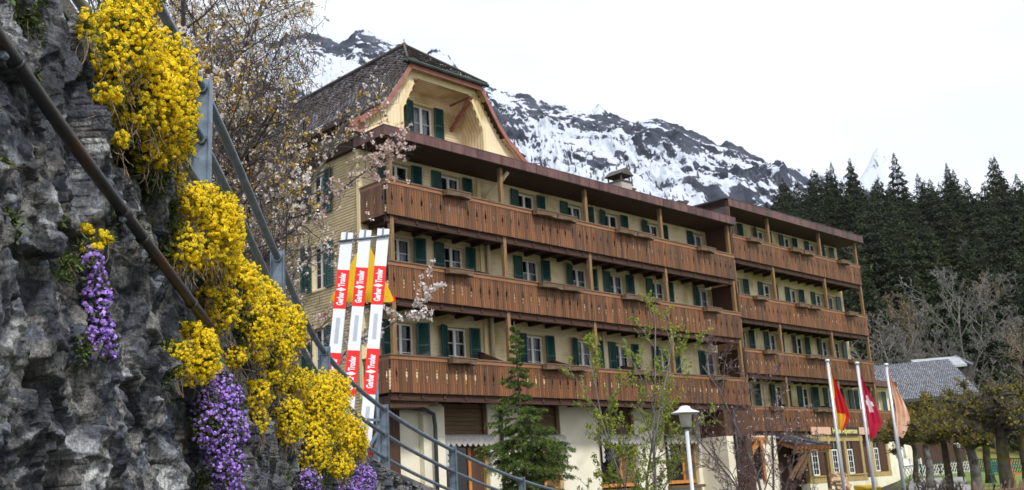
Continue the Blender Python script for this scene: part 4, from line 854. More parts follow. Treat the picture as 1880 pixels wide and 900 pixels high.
for i, (x, y, z) in enumerate(RP[1:], 1):
    a = Vector(RP[i-1]); c = Vector(RP[min(i+1, len(RP)-1)]); d = (c-a); ang = math.atan2(d.y, d.x); b = MB()
    b.box((-.008,-.05,-1.06),(.008,.05,.02),'galv').box((-.03,-.055,-1.06),(.03,-.047,.022),'galv').box((-.03,.047,-1.06),(.03,.055,.022),'galv')
    b.box((-.07,-.09,-1.075),(.07,.09,-1.061),'galv')
    for dz in (-.04,-.36,-.66): b.tube([(-.034,0,dz-.0),(.034,0,dz)],.036,'galv',10)
    o = b.obj('railing_post', rl, (x+1.8, y-10, z-.8)); o.rotation_euler = (0,0,ang)
# pipe fixed to the wall
wp_ = empty('wall_pipe', (-1.6, 3.8, 1.23)); tag(wp_, 'old rust brown and grey iron pipe running diagonally down the stone wall face', 'pipe')
def PX_(px, py, x): r_ = unpx(px, py); return Vector(r_*(x/r_[0]))
PP = [PX_(-330,-330,-1.62),PX_(-60,-15,-1.63),PX_(0,72,-1.63),PX_(132,260,-1.63),PX_(225,386,-1.63),PX_(385,600,-1.64)]
b = MB(); b.tube([Vector(p)-Vector((-1.6,3.8,1.23)) for p in crom(PP,6)], .0255, 'rustpipe', 16); b.obj('tube', wp_, smooth=True)
for p, q in ((PX_(228,390,-1.63),.05),(PX_(262,437,-1.63),.012),(PX_(30,115,-1.63),.012),(PX_(352,557,-1.637),.014)):
    d = (PX_(228,390,-1.63)-PX_(132,260,-1.63)).normalized(); c = Vector(p)-Vector((-1.6,3.8,1.23)); b = MB(); b.tube([c-d*q*.5, c+d*q*.5],.031,'rustpipe',16); b.obj('coupling', wp_, smooth=True)
for p in (PX_(226,388,-1.63),PX_(8,84,-1.63)):
    c = Vector(p)-Vector((-1.6,3.8,1.23)); b = MB(); b.tube([c+Vector((0,0,0)), c+Vector((-.05,.02,-.05)), c+Vector((-.16,.03,-.06))],.009,'rustpipe',8); b.tube([c+Vector((.0,-.012,-.035)), c+Vector((.0,.012,-.035))],.014,'galv',6); b.obj('bracket', wp_)
# ------------------------------------------------------------------ barrier boards and warning sign
bb_ = Vector((-2.12, 14.3, 0))
Tp = [Vector((-2.405,14.3,3.83)), Vector((-2.135,14.3,3.85)), Vector((-1.875,14.32,3.86))]
Bp = [Vector((-2.76,14.05,.34)), Vector((-2.50,14.05,.34)), Vector((-2.21,14.02,.30))]
labs = ['leftmost of three upright red and white barrier boards behind the railing','middle of three upright red and white barrier boards behind the railing','rightmost of three upright red and white barrier boards behind the railing']
TXM = text_mesh('lettering', 'Gerber\u2666Troxler', .125, .0055, 'wplast', .0008)
for v_ in TXM.vertices: v_.co.x *= .52*1.0
for i in range(3):
    d = (Bp[i]-Tp[i]); Ln = d.length; zx = -d.normalized(); xx = Vector((1,.03,0)); xx = (xx - zx*xx.dot(zx)).normalized(); yy = zx.cross(xx); mt = Matrix((xx,yy,zx)).transposed().to_4x4(); mt.translation = Tp[i]
    r_ = empty('barrier_board'); r_.matrix_world = mt; tag(r_, labs[i], 'barrier board', 'red and white barrier boards leaning behind the railing')
    w2 = .086; b = MB(); b.box((-w2,0,-Ln),(w2,.03,0),'wplast'); b.obj('board', r_)
    ex = [.575, 1.155, 1.80, 2.45]
    for s0, s1 in ((ex[0],ex[1]),(ex[2],ex[3])):
        b = MB(); b.box((-w2-.001,-.003,-s1),(w2+.001,.031,-s0),'red'); o = b.obj('red_band', r_)
        l = add('lettering', TXM, o, (.0,-.0045,-(s0+s1)/2)); l.rotation_euler = (math.pi/2,-math.pi/2,0)
    for s0, s1 in ((1.29,1.66),(2.62,2.98)): b = MB(); b.box((-.028,-.0035,-s1),(.028,-.0005,-s0),'reflect'); b.obj('reflector', r_)
    b = MB(); b.box((-.012,-.02,-.11),(.012,0,.012),'galv'); b.obj('hook', r_)
b = MB(); p0 = Tp[0]+Vector((-.12,-.035,-.14)); p1 = Tp[2]+Vector((.10,-.035,-.11)); b.tube([p0,p1],.017,'galv',8); o = b.obj('clamp_bar', None, smooth=True); tag(o, 'thin grey steel bar clamping the tops of the three barrier boards', 'bar')
# trestle at the foot of the boards
tr = empty('barrier_trestle', (-2.05, 13.9, .35)); tag(tr, 'grey steel trestle with diagonal strut at the foot of the barrier boards', 'trestle')
def tb_(name, a, c, s=.03, m='galv'):
    b = MB(); b.tube([at(*a)-np.array((-2.05,13.9,.35)), at(*c)-np.array((-2.05,13.9,.35))], s, m, 4); b.obj(name, tr)
tb_('crossbar',(652,771,13.75),(704,771,13.75),.026); tb_('leg',(697,771,13.8),(686,862,13.8),.034); tb_('strut',(693,796,13.7),(654,862,13.7),.030); tb_('leg',(657,775,13.8),(650,850,13.8),.030)
b = MB(); q = [at(674,822,13.85), at(684,806,13.85), at(681,862,13.85), at(664,852,13.85)]; b.prism([tuple(p) for p in q[::-1]], (0,.03,0), 'red'); o = b.obj('red_white_panel', None); tag(o, 'small red panel leaning low behind the trestle legs', 'panel')
ws = empty('warning_sign', (-2.25,15.0,.1)); tag(ws, 'yellow back of a triangular warning sign standing behind the barrier boards', 'road sign')
c3 = [at(603,555,15), at(725,555,15), at(672,436,15)]; cc = sum(c3)/3; tri = []
for i in range(3):
    A_, B_, C_ = c3[i-1], c3[i], c3[(i+1)%3]; u1 = (A_-B_)/np.linalg.norm(A_-B_); u2 = (C_-B_)/np.linalg.norm(C_-B_); bis = u1+u2
    for t_ in (0,.25,.5,.75,1): r0 = .075; tri.append(B_ + r0*((1-t_)**2*u1 + t_**2*u2))
b = MB(); b.prism([tuple(p-np.array((-2.25,15.0,.1))) for p in tri],(0,.02,0),'yellow'); b.obj('plate', ws)
b = MB(); b.tube([(0.12,.05,-.1),(.12,.05,3.5)],.028,'galv',8); b.obj('pole', ws)
b = MB(); b.prism([tuple(p-np.array((-2.25,14.985,.1))) for p in (at(719,550,15),at(724,541,15),at(726,551,15),at(722,556,15))],(0,.012,0),'red'); b.obj('red_edge', ws)
HAZE = 3.2e-5
# ------------------------------------------------------------------ wall plants
M['yel'] = translucent(mat('yellow_petals', (.99,.79,.014), (.99,.88,.045), .6, 30, 2, rnd=.10), .5)
M['yel2'] = mat('yellow_centres', (.95,.72,.01), None, .7)
M['pur'] = translucent(mat('purple_petals', (.44,.25,.84), (.64,.44,.96), .6, 30, 2, rnd=.25), .35)
M['pur2'] = mat('purple_buds', (.13,.03,.18), None, .7)
M['leafg'] = translucent(mat('grey_green_leaf', (.06,.10,.02), (.13,.17,.045), .6, 12, 2, rnd=.35), .25)
M['leafd'] = translucent(mat('moss_green_leaf', (.035,.06,.012), (.08,.12,.022), .6, 12, 2, rnd=.35), .2)
M['straw'] = mat('dead_stems', (.16,.115,.065), (.32,.25,.16), .8, 10, 3, rnd=.3)
def ell_pts(c, r, n, front=True, jit=.38):
    d = rdir(n*3); 
    if front: d = d[(d[:,0] > -.35) | (d[:,1] < .1)][:n]
    else: d = d[:n]
    lump = .62 + .5*vnoise(d[:,0]*2.2+c[0]*9, d[:,1]*2.2+c[1]*7, d[:,2]*2.2+c[2]*5) + .36*vnoise(d[:,0]*6+c[0]*9, d[:,1]*6, d[:,2]*6+c[2]*5)
    p = c + d*r*(lump*(1-jit*rng.random(len(d))**1.3))[:,None]; p[:,2] -= .25*r[2]*rng.random(len(d))**4; return p, d
def flower_plant(name, label, cat_, group, blobs, kind, dens=1.0, leaf=1.0, trail=0):
    P = []; D = []; C0 = blobs[0][0]
    LP = []; LD = []; ST0 = []; ST1 = []
    for c, r, dn in blobs:
        c = np.array(c); r = np.array(r); area = 4*math.pi*((r[0]*r[1]+r[1]*r[2]+r[0]*r[2])/3)
        n = int(area*dn*dens*(2700 if kind == 'y' else 1800)); p, d = ell_pts(c, r, n); P.append(p); D.append(d)
        m_ = int(area*(5000 if kind == 'y' else 9000)*leaf); p2, d2 = ell_pts(c, r*(1.0 if kind == 'y' else .98), m_, jit=.5); LP.append(p2); LD.append(d2)
        ns = int(area*500); p3, d3 = ell_pts(c, r*.97, ns); ST0.append(c + (p3-c)*.45 + np.array([0,0,-.01])); ST1.append(p3)
    P = np.concatenate(P); D = np.concatenate(D); LP = np.concatenate(LP); LD = np.concatenate(LD); ST0 = np.concatenate(ST0); ST1 = np.concatenate(ST1)
    root = empty(name, tuple(C0)); tag(root, label, cat_, group)
    k = 24 if kind == 'y' else 7
    n = len(P); hr = (rng.uniform(.006,.0135,n) if kind == 'y' else rng.uniform(.006,.012,n))[:,None,None]
    dd = norm(rng.normal(size=(n,k,3)) + D[:,None,:]*.9); cen = P[:,None,:] + dd*hr*(.75+.35*rng.random((n,k,1)))
    cen = cen.reshape(-1,3); nd = dd.reshape(-1,3); nd = norm(nd + rng.normal(size=nd.shape)*.35)
    a = norm(np.cross(nd, rdir(len(nd)))); b_ = np.cross(nd, a); sz = (rng.uniform(.0021,.0036,len(nd)) if kind == 'y' else rng.uniform(.004,.007,len(nd)))[:,None]
    V, F = quads(cen, a*sz, b_*sz)
    # bend alternate corners so the florets are cupped, not flat
    V = V.reshape(-1,4,3); V[:,0] += nd*sz*.35; V[:,2] += nd*sz*.35; V = V.reshape(-1,3)
    dcore = P - D*.002; ca = norm(np.cross(D, rdir(n))); cb = np.cross(D, ca); V2, F2_ = quads(dcore, ca*hr[:,0]*.8, cb*hr[:,0]*.8)
    Vc, Fc, mi = cat((V-C0, F), (V2-C0, F2_)); o = add('blossom', npmesh('blossom', Vc, Fc, ['yel','yel2'] if kind == 'y' else ['pur','pur2'], mi), root); tag(o, kind='stuff')
    ld = norm(LD*.7 + rng.normal(size=LD.shape)*.7 + np.array([0,0,.25 if kind == 'y' else -.1])); ln = rng.uniform(.014,.04,len(LP))[:,None]*(1 if kind == 'y' else .6)
    wv = norm(np.cross(ld, rdir(len(ld))))*ln*(.10 if kind == 'y' else .3); V, F = leafs(LP-C0, ld*ln, wv); tag(add('leaf', npmesh('leaf', V, F, ['leafg' if kind == 'y' else 'leafd']), root), kind='stuff')
    V, F = tubes(ST0-C0, ST1-C0, np.full(len(ST0),.0016), np.full(len(ST0),.0011)); 
    parts_ = [(V, F)]
    tag(add('stem', npmesh('stem', V, F, ['leafg']), root), kind='stuff')
    if trail:
        A0 = []; A1 = []
        for c, r, dn in blobs:
            c = np.array(c); r = np.array(r); nt_ = int(trail*34*r[2]/.15)
            for q in range(nt_):
                p = c + np.array([random.uniform(-.3,.5)*r[0], random.uniform(-.9,.9)*r[1], -r[2]*random.uniform(.2,.9)]); v = np.array([random.uniform(0,.4), random.uniform(-.3,.3), -1.])
                for s_ in range(7):
                    q1 = p + v/np.linalg.norm(v)*.022; A0.append(p); A1.append(q1); p = q1; v = v + rng.normal(size=3)*.38 + np.array([-.05,0,-.12])
        A0 = np.array(A0); A1 = np.array(A1); V, F = tubes(A0-C0, A1-C0, rng.uniform(.0009,.0022,len(A0)), rng.uniform(.0007,.0018,len(A0)))
        tag(add('dead_stem', npmesh('dead_stem', V, F, ['straw']), root), kind='stuff')
    return root
def W_(px, py, off=.05, y=None):          # point where the pixel's ray meets the wall face
    r_ = unpx(px, py)
    for y_ in np.arange(1.5, 21, .01):
        if r_[0]*y_/r_[1] < wx(y_)+off and (y is None): last = y_; continue
        if y is None: return r_*y_/r_[1]
    return r_*(y or 5)/r_[1]
def blob(px, py, rx, ry, d, rd=None, dn=1.0):     # rx, ry in photo pixels at depth d
    d0 = d
    while d > 1.5 and at(px, py, d)[0] < wx(d) + .05 + .45*rx*d/1850: d -= .02
    c = at(px, py, d); k = d/1850; return (c, (rx*k*.96, (rd if rd else max(rx,ry)*k*.75), ry*k), dn)
YG = 'yellow alyssum plants hanging over the wall'
flower_plant('yellow_alyssum', 'largest yellow flowering plant, hanging over the wall top beside the nearest railing post', 'flowering plant', YG,
    [blob(290,165,70,122,4.75,dn=1.15), blob(232,70,62,78,4.55), blob(305,235,55,72,4.8,dn=1.2), blob(245,-8,58,40,4.6), blob(215,255,22,16,4.5,.05,.6), blob(192,172,36,18,4.45,.05,.8), blob(158,48,16,30,4.4,.05,.6), blob(314,120,28,46,4.8), blob(210,110,40,50,4.4,.1,.8), blob(245,200,40,40,4.5,.1,.6), blob(275,275,34,34,4.75,.1,1.)], 'y', 1.0, 1.2, .9)
flower_plant('yellow_alyssum', 'yellow flowering plant below the first railing post, above the end of the wall pipe', 'flowering plant', YG,
    [blob(378,418,62,78,6.0,dn=1.15), blob(345,372,44,34,5.8), blob(395,480,48,44,6.0), blob(320,325,22,12,5.4,.05,.8), blob(380,540,26,14,5.7,.06,.7), blob(420,370,18,16,6.3,.06), blob(335,450,36,44,5.6,.1,.8), blob(410,440,34,60,6.2,.15,1.1)], 'y', 1.0, 1.0, 1.3)
flower_plant('yellow_alyssum', 'wide yellow flowering plant around the base of the second railing post', 'flowering plant', YG,
    [blob(480,572,46,58,7.4,dn=1.1), blob(440,505,40,28,6.8), blob(530,605,32,46,8.0), blob(455,600,38,58,7.0,dn=.9), blob(430,655,24,20,6.7,.07,.8), blob(470,655,22,16,6.9,.07,.8), blob(400,570,40,40,6.3,.1,1.0), blob(430,520,50,40,6.6,.12,1.1), blob(500,640,40,40,7.4,.12,1.0), blob(533,592,20,22,8.0,.15,1.0), blob(478,520,18,16,7.2,.08,.8)], 'y', .85, 1.0, 1.1)
flower_plant('yellow_alyssum', 'small yellow flowering plant growing out of the wall face above the purple cushion', 'flowering plant', YG,
    [blob(362,650,46,50,5.35,.13,1.2), blob(345,605,26,14,5.3,.06), blob(325,655,26,30,5.2,.08,.5)], 'y', 1.0, 1.1, .4)
flower_plant('yellow_alyssum', 'thin yellow sprays between the small wall plant and the lowest yellow plant', 'flowering plant', YG,
    [blob(468,725,30,26,6.7,.1,.9), blob(470,770,22,26,6.6,.1,.7), blob(490,690,26,14,7.0,.1,.8)], 'y', .9, .9, 1.4)
flower_plant('yellow_alyssum', 'lowest yellow flowering plant in front of the barrier boards', 'flowering plant', YG,
    [blob(585,745,50,60,8.8,.3,1.15), blob(630,800,40,38,9.3,.25,1.2), blob(570,820,36,44,8.3,.25,1.0), blob(545,700,30,26,8.4,.2), blob(505,700,30,22,7.6,.15,.9), blob(610,720,34,34,9.2,.2,1.1), blob(655,815,18,26,9.6,.2,1.1), blob(530,770,30,40,8.0,.2,.9), blob(625,855,24,20,8.8,.2,.8)], 'y', .75, .9, 1.2)
flower_plant('yellow_alyssum', 'tiny yellow flower tuft on the bare wall just above the upper purple plant', 'flowering plant', YG,
    [blob(160,420,9,7,3.9,.03,1.6), blob(194,436,9,11,3.95,.03,1.5), blob(165,450,26,12,3.9,.03,.25)], 'y', 1.0, 1.2, .4)
PG = 'purple rock cress plants on the wall'
flower_plant('purple_aubrieta', 'narrow purple flowering plant on the bare stone wall left of the pipe', 'flowering plant', PG,
    [blob(168,480,17,28,3.9,.05,1.2), blob(178,535,21,40,3.95,.06,1.4), blob(182,600,21,46,3.95,.06,1.2), blob(197,632,16,26,4.0,.05,1.2), blob(155,640,10,28,3.85,.04,.35)], 'p', 1.0, 1.5)
flower_plant('purple_aubrieta', 'large purple flowering cushion below the small yellow wall plant', 'flowering plant', PG,
    [blob(405,730,38,42,5.5,.12,1.25), blob(412,790,38,60,5.5,.12,1.3), blob(420,860,27,50,5.5,.1,1.3), blob(380,770,24,50,5.35,.08,.7)], 'p', .9, 1.2)
flower_plant('purple_aubrieta', 'purple flowering plant in the bottom edge, right of the lowest yellow plant', 'flowering plant', PG,
    [blob(662,882,26,24,9.6,.2,1.6), blob(648,905,28,20,9.4,.2,1.4)], 'p', .7, 1.0)
flower_plant('purple_aubrieta', 'dim purple flowering plant under the left side of the lowest yellow plant', 'flowering plant', PG,
    [blob(566,885,24,20,8.0,.15,.9)], 'p', .7, 1.2)
def tuft(label, pts, leafm='leafd', n=900, stems=0, ll=(.012,.035), name='leafy_tuft'):
    P = []; 
    for px, py, rx, ry, d in pts: c = at(px, py, d); k = d/1850; P.append(c + rng.normal(size=(int(n*rx*ry/900),3))*np.array([rx*k*.5, .035, ry*k*.5]))
    P = np.concatenate(P); C0 = P[0].copy(); d_ = norm(rng.normal(size=P.shape)*.8 + np.array([.6,-.3,.2])); ln = rng.uniform(*ll, len(P))[:,None]; w_ = norm(np.cross(d_, rdir(len(P))))*ln*.22
    V, F = leafs(P-C0, d_*ln, w_); 
    if stems:
        A0 = P[:stems]; A1 = A0 + norm(rng.normal(size=A0.shape)+np.array([.2,0,-.8]))*rng.uniform(.03,.09,(stems,1)); V2, F2_ = tubes(A0-C0, A1-C0, np.full(stems,.0013), np.full(stems,.0008)); V, F, mi = cat((V,F),(V2,F2_)); me = npmesh(name, V, F, [leafm,'straw'], mi)
    else: me = npmesh(name, V, F, [leafm])
    o = add(name, me, None, tuple(C0)); tag(o, label, 'plant', 'green tufts growing in the wall joints'); return o
def wd(px, py, out=.03):
    r_ = unpx(px, py); y_ = 1.6
    while y_ < 21 and r_[0]*y_/r_[1] < wx(y_)+out: y_ += .01
    # march from far to near
    y_ = 20.
    while y_ > 1.2 and (r_[0]*y_/r_[1] < wx(y_)+out+.02): y_ -= .02
    return y_
for lab, pts in (('green leafy tuft on the dark wall at the upper left edge', [(42,35,26,34),(48,70,16,20)]), ('pale green sprig beside the first purple plant', [(125,485,18,16),(118,510,10,10)]), ('small moss cushion on the left edge below the pipe', [(15,400,16,10),(12,430,14,14)]),
                 ('green tuft on the wall between the pipe and the largest yellow plant', [(85,390,20,14),(100,400,14,12)]), ('little green sprig under the upper pipe end', [(52,130,12,14),(55,122,8,8)]), ('dark green moss at the wall joint beside the pipe end', [(250,430,18,30),(215,400,14,16)]),
                 ('green sprigs at the foot of the small yellow wall plant', [(300,690,16,22),(310,640,16,16)]), ('tiny green sprig on the left edge of the wall at mid height', [(8,300,10,10)]), ('small green sprig in the joint under the upper purple plant', [(150,675,12,8)]),
                 ('mossy tuft at the bottom edge beside the purple cushion', [(370,880,20,14),(520,870,16,26)])):
    tuft(lab, [(a, b_, c, d, wd(a, b_)) for a, b_, c, d in pts], 'leafd' if 'pale' not in lab else 'leafg', 800, 14)
# dark mats of foliage and dead stems beneath the big plants
for lab, pts in (('dark green mat of stems under the largest yellow plant', [(250,215,40,90),(205,110,36,70),(270,310,40,50)]), ('brown tangle of dead stems and leaves left of the second yellow plant', [(300,400,26,80),(330,470,30,40)]), ('dark green and brown mat of stems below the wall pipe end', [(420,600,30,70),(470,650,36,60),(410,560,30,30)]), ('dark stem mat under the lowest yellow plant', [(540,830,34,50),(520,780,22,50),(580,870,30,24)])):
    pts2 = [(a, b_, c, d, wd(a, b_, .0)) for a, b_, c, d in pts]; tuft(lab, pts2, 'leafd', 1000, 260, (.012,.045), 'stem_mat')
# ------------------------------------------------------------------ tree generator
def grow(seed, base, H, trunk_r, levels, spread=.6, nb=(5,6,5,4), lenf=.55, up=.15, droop=0, wig=.16, lean=(0,0), first=.25, nseg=6, trunk_frac=1.):
    r_ = random.Random(seed); A0=[]; A1=[]; R0=[]; R1=[]; LV=[]; tips=[]
    def branch(p, d, L, r, lv):
        n = nseg if lv < 2 else (4 if lv < 3 else 3); pts = [p]; rs = [r]; d = d.normalized()
        for i in range(n):
            d = (d + Vector((r_.gauss(0,wig), r_.gauss(0,wig), r_.gauss(0,wig*.6)+ (up if lv else .1)*.5 - droop*(lv>0)*i/n)) ).normalized()
            q = pts[-1] + d*L/n; pts.append(q); rs.append(r*(1-.72*(i+1)/n) if lv else r*(1-.62*(i+1)/n))
            A0.append(tuple(pts[-2])); A1.append(tuple(q)); R0.append(rs[-2]); R1.append(rs[-1]); LV.append(lv)
        if lv >= levels: tips.append((tuple(pts[-1]), tuple(d))); tips.append((tuple(pts[-2]), tuple(d))); return
        k = nb[lv]
        for j in range(k):
            t_ = first + (1-first)*(j+r_.random()*.8)/k if lv == 0 else .2+.8*(j+r_.random()*.8)/k
            t_ = min(.98, t_); i = min(n-1, int(t_*n)); f = t_*n-i; q = pts[i].lerp(pts[i+1], f); dd = (pts[i+1]-pts[i]).normalized()
            side = dd.orthogonal().normalized(); side = Matrix.Rotation(r_.uniform(0, 2*math.pi) + j*2.4, 3, dd) @ side
            nd = (dd*(1-spread) + side*spread*r_.uniform(.8,1.25) + Vector((0,0,up))).normalized()
            rr = rs[i]*(1-f)+rs[i+1]*f
            branch(q, nd, L*lenf*r_.uniform(.7,1.2)*(1.1-.45*t_), max(rr*.55, r*.22), lv+1)
    branch(Vector(base), Vector((lean[0], lean[1], 1)), H*trunk_frac, trunk_r, 0)
    return np.array(A0), np.array(A1), np.array(R0), np.array(R1), np.array(LV), tips
def tree_meshes(data, rmin=.003, n=4):
    A0, A1, R0, R1, LV, tips = data; R0 = np.maximum(R0, rmin); R1 = np.maximum(R1, rmin*.8)
    t_ = LV == 0; V, F = tubes(A0[t_], A1[t_], R0[t_], R1[t_], 8); V2, F2_ = tubes(A0[~t_], A1[~t_], R0[~t_], R1[~t_], n if n else 3); return (V, F), (V2, F2_)
def petals(P, n, r, s):
    c = np.repeat(P, n, 0) + rdir(len(P)*n)*rng.uniform(.3,1,(len(P)*n,1))*r; d = rdir(len(c)); a = norm(np.cross(d, rdir(len(c))))*s*rng.uniform(.6,1.3,(len(c),1)); b_ = np.cross(norm(d), a); return quads(c, a, b_)
M['bark'] = mat('tree_bark', (.05,.042,.038), (.13,.115,.105), .9, 9, 5, .6, 30, stretch=(1,1,.4))
M['twig'] = mat('tree_twigs', (.045,.035,.032), (.11,.09,.085), .85, 3, 4)
M['twiggrey'] = mat('grey_twigs', (.11,.10,.105), (.22,.20,.205), .85, 3, 4)
M['blos'] = translucent(mat('white_blossom', (.78,.70,.66), (.86,.82,.80), .7, 6, 2, rnd=.12), .35)
M['blospink'] = translucent(mat('pink_blossom', (.70,.52,.46), (.80,.66,.62), .7, 6, 2, rnd=.15), .35)
M['copperleaf'] = translucent(mat('young_ochre_leaf', (.46,.29,.03), (.62,.45,.08), .6, 6, 2, rnd=.3), .35)
M['springleaf'] = translucent(mat('spring_leaf', (.20,.27,.02), (.34,.40,.035), .55, 6, 2, rnd=.3), .4)
RM = .0048
def prune(d, base):      # keep the crowns cut back from the house
    A0, A1, R0, R1, LVv, tips = d; X = A1[:,0]+base[0]; Y = A1[:,1]+base[1]; Z = A1[:,2]+base[2]; t_ = Z/Y; lim = np.interp(t_, [.0,.25,.33,.40,.48,.6], [-.235,-.222,-.212,-.225,-.205,-.20]); k = (X/Y < lim + .012*rng.normal(size=len(X))) | (LVv == 0); return A0[k], A1[k], R0[k], R1[k], LVv[k], tips
def blossom_tree(label, base, seed, H, tr, levels, nb, extra, cat_='tree', **kw):
    root = empty('blossom_tree', base); tag(root, label, cat_); d = grow(seed, (0,0,0), H, tr, levels, nb=nb, **kw); d = prune(d, base); (V, F), (V2, F2_) = tree_meshes(d, RM)
    add('trunk', npmesh('trunk', V, F, ['bark'], smooth=True), root); tag(add('twig', npmesh('twig', V2, F2_, ['twig'], smooth=True), root), kind='stuff')
    A0, A1, LVv = d[0], d[1], d[4]; k = LVv >= levels-1; S0, S1 = A0[k], A1[k]
    for nm, m, frac, num, rad, s in extra:
        sel = rng.random(len(S0)) < frac; t_ = rng.random((int(sel.sum()),1)); P = S0[sel]*(1-t_) + S1[sel]*t_; V, F = petals(P, num, rad, s); tag(add(nm, npmesh(nm, V, F, [m]), root), kind='stuff')
    return root
# cherry in blossom in front of the left side of the hotel, its big limb reaching up right
def spot(px, py, d): p = at(px, py, d); return (float(p[0]), float(p[1]), float(p[2]))
bx, by, bz = spot(455, 900, 17.0)
blossom_tree('white blossoming cherry tree with ochre young leaves in front of the hotel side wall', (bx-1.3, 17.0, .2), 11, 6.2, .12, 4, (11,9,6,4), [('blossom','blos',.20,8,.06,.017),('young_leaf','copperleaf',.17,4,.06,.017),('pink_blossom','blospink',.05,7,.055,.014)], spread=.62, up=.10, lean=(.05,0), wig=.17, lenf=.52, first=.12)
blossom_tree('second blossoming cherry behind the railing with denser ochre leaves, left of the hotel', (-6.3, 16.2, .6), 23, 6.6, .12, 4, (11,9,6,4), [('blossom','blos',.28,8,.06,.018),('young_leaf','copperleaf',.26,5,.06,.018)], spread=.62, up=.08, lean=(.02,0), wig=.17, lenf=.55, first=.10)
blossom_tree('tall bare tree with dense dark twigs at the upper left beside the gabled roof', (-6.7, 20.5, -.2), 5, 12.5, .20, 4, (13,10,8,5), [('bud','copperleaf',.04,3,.05,.012)], spread=.60, up=.10, lean=(.02,0), wig=.16, lenf=.50, first=.22)
blossom_tree('bare dark tree crown behind the first railing post with a few ochre buds', (-5.6, 15.5, .8), 41, 8.6, .15, 4, (13,10,8,5), [('bud','copperleaf',.05,3,.05,.012),('blossom','blos',.03,6,.05,.012)], spread=.62, up=.12, lean=(.04,0), wig=.17, lenf=.46, first=.2)
for i_, (tx_, ty_, hh_, s_) in enumerate(((-7.4,19.5,6.0,201),(-6.2,21.0,6.4,202),(-9.2,18.0,6.6,203),(-5.0,22.0,5.6,204),(-7.6,23.0,13.5,205),(-5.2,18.2,10.5,206),(-6.4,24.5,14.5,207),(-4.6,13.6,6.0,208))):
    blossom_tree(['bushy bare tree low behind the second railing post','bushy bare tree beside the hotel side wall','bushy bare tree behind the nearest railing post','smallest bushy bare tree close to the hotel corner','tall dark bare tree furthest left behind the railing','bare twiggy tree between the cherry and the tall bare tree','tallest bare tree behind the gabled roof corner, upper left','fine twigged bare tree just behind the steel rails'][i_], (tx_, ty_, -.5 if ty_ > 20 else .2), s_, hh_, .09 if hh_ < 9 else .17, 4, (12,9,7,4), [('bud','copperleaf',.05,4,.05,.012),('blossom','blos',.05,6,.05,.012)], spread=.62, up=.12, lean=(.05,0), wig=.18, lenf=.54, first=.06 if hh_ < 9 else .2)
# flowering branch crossing the barrier boards
def limb(label, pts, d, r, seed, subs=14, sl=.5, bl=('blos',.7,8,.05,.014), name='blossom_branch', leaf=None):
    P = [Vector(at(x, y, dd)) for x, y, dd in pts]; c = crom(P, 6); C0 = c[0].copy(); c = [p-C0 for p in c]; root = empty(name, tuple(C0)); tag(root, label, 'branch')
    rs = [r*(1-.8*i/len(c)) for i in range(len(c))]; b = MB(); b.tube(c, rs, 'bark', 7); b.obj('limb', root, smooth=True); rr = random.Random(seed); A0=[];A1=[];R0=[];R1=[]
    for k in range(subs):
        i = int(rr.uniform(.12,1)*(len(c)-1)); p = c[i]; dr = (c[min(i+1,len(c)-1)]-c[i-1]).normalized(); v = (dr + Vector((rr.gauss(0,.8), rr.gauss(0,.8), rr.gauss(0,.8)))).normalized(); L_ = sl*rr.uniform(.4,1.1)
        for s_ in range(5):
            q = p+v*L_/5; A0.append(tuple(p)); A1.append(tuple(q)); w0 = max(.0035, rs[i]*.4*(1-s_/6)); R0.append(w0); R1.append(w0*.8)
            if rr.random() < .6:
                v2 = (v+Vector((rr.gauss(0,.8), rr.gauss(0,.8), rr.gauss(0,.8)))).normalized(); q2 = q+v2*L_*.3; A0.append(tuple(q)); A1.append(tuple(q2)); R0.append(.003); R1.append(.002)
            p = q; v = (v+Vector((rr.gauss(0,.25),rr.gauss(0,.25),rr.gauss(0,.2)+.05))).normalized()
    A0 = np.array(A0); A1 = np.array(A1); V, F = tubes(A0, A1, R0, R1, 4); tag(add('twig', npmesh('twig', V, F, ['twig']), root), kind='stuff')
    for q in (bl, leaf):
        if not q: continue
        m, frac, num, rad, s = q; sel = rng.random(len(A0)) < frac; t_ = rng.random((int(sel.sum()),1)); V, F = petals(A0[sel]*(1-t_)+A1[sel]*t_, num, rad, s); tag(add('blossom' if q is bl else 'young_leaf', npmesh('petal', V, F, [m]), root), kind='stuff')
limb('thin cherry branch with white blossom reaching past the barrier boards towards the lowest balcony', [(560,760,15.5),(605,690,15.3),(650,630,15.2),(690,612,15),(735,585,15),(770,555,15),(800,520,15)], 15, .018, 3, 30, .42, ('blos',.75,9,.045,.015))
limb('thick grey cherry limb rising towards the gabled roof with pale blossom', [(470,560,15.5),(500,470,15.7),(545,370,16),(590,305,16.2),(625,240,16.4),(665,205,16.6),(700,190,16.8)], 16, .055, 9, 70, .95, ('blos',.26,8,.045,.013), leaf=('copperleaf',.15,5,.05,.015))
limb('fine blossoming cherry branches in front of the corner of the top balcony', [(480,480,15.6),(540,420,15.8),(600,370,16),(650,330,16),(690,300,16),(715,275,16)], 16, .03, 17, 60, .75, ('blospink',.5,8,.045,.015))
limb('low bare cherry branch across the side windows with sparse blossom', [(440,600,15),(500,540,15.4),(560,480,15.8),(610,455,16),(660,440,16)], 16, .025, 27, 45, .7, ('blos',.22,8,.045,.014))
limb('pale bent branch below the side windows with clustered blossom', [(520,700,15),(560,640,15.2),(590,600,15.4),(625,570,15.5),(655,560,15.5)], 16, .02, 37, 34, .5, ('blospink',.55,8,.045,.015))
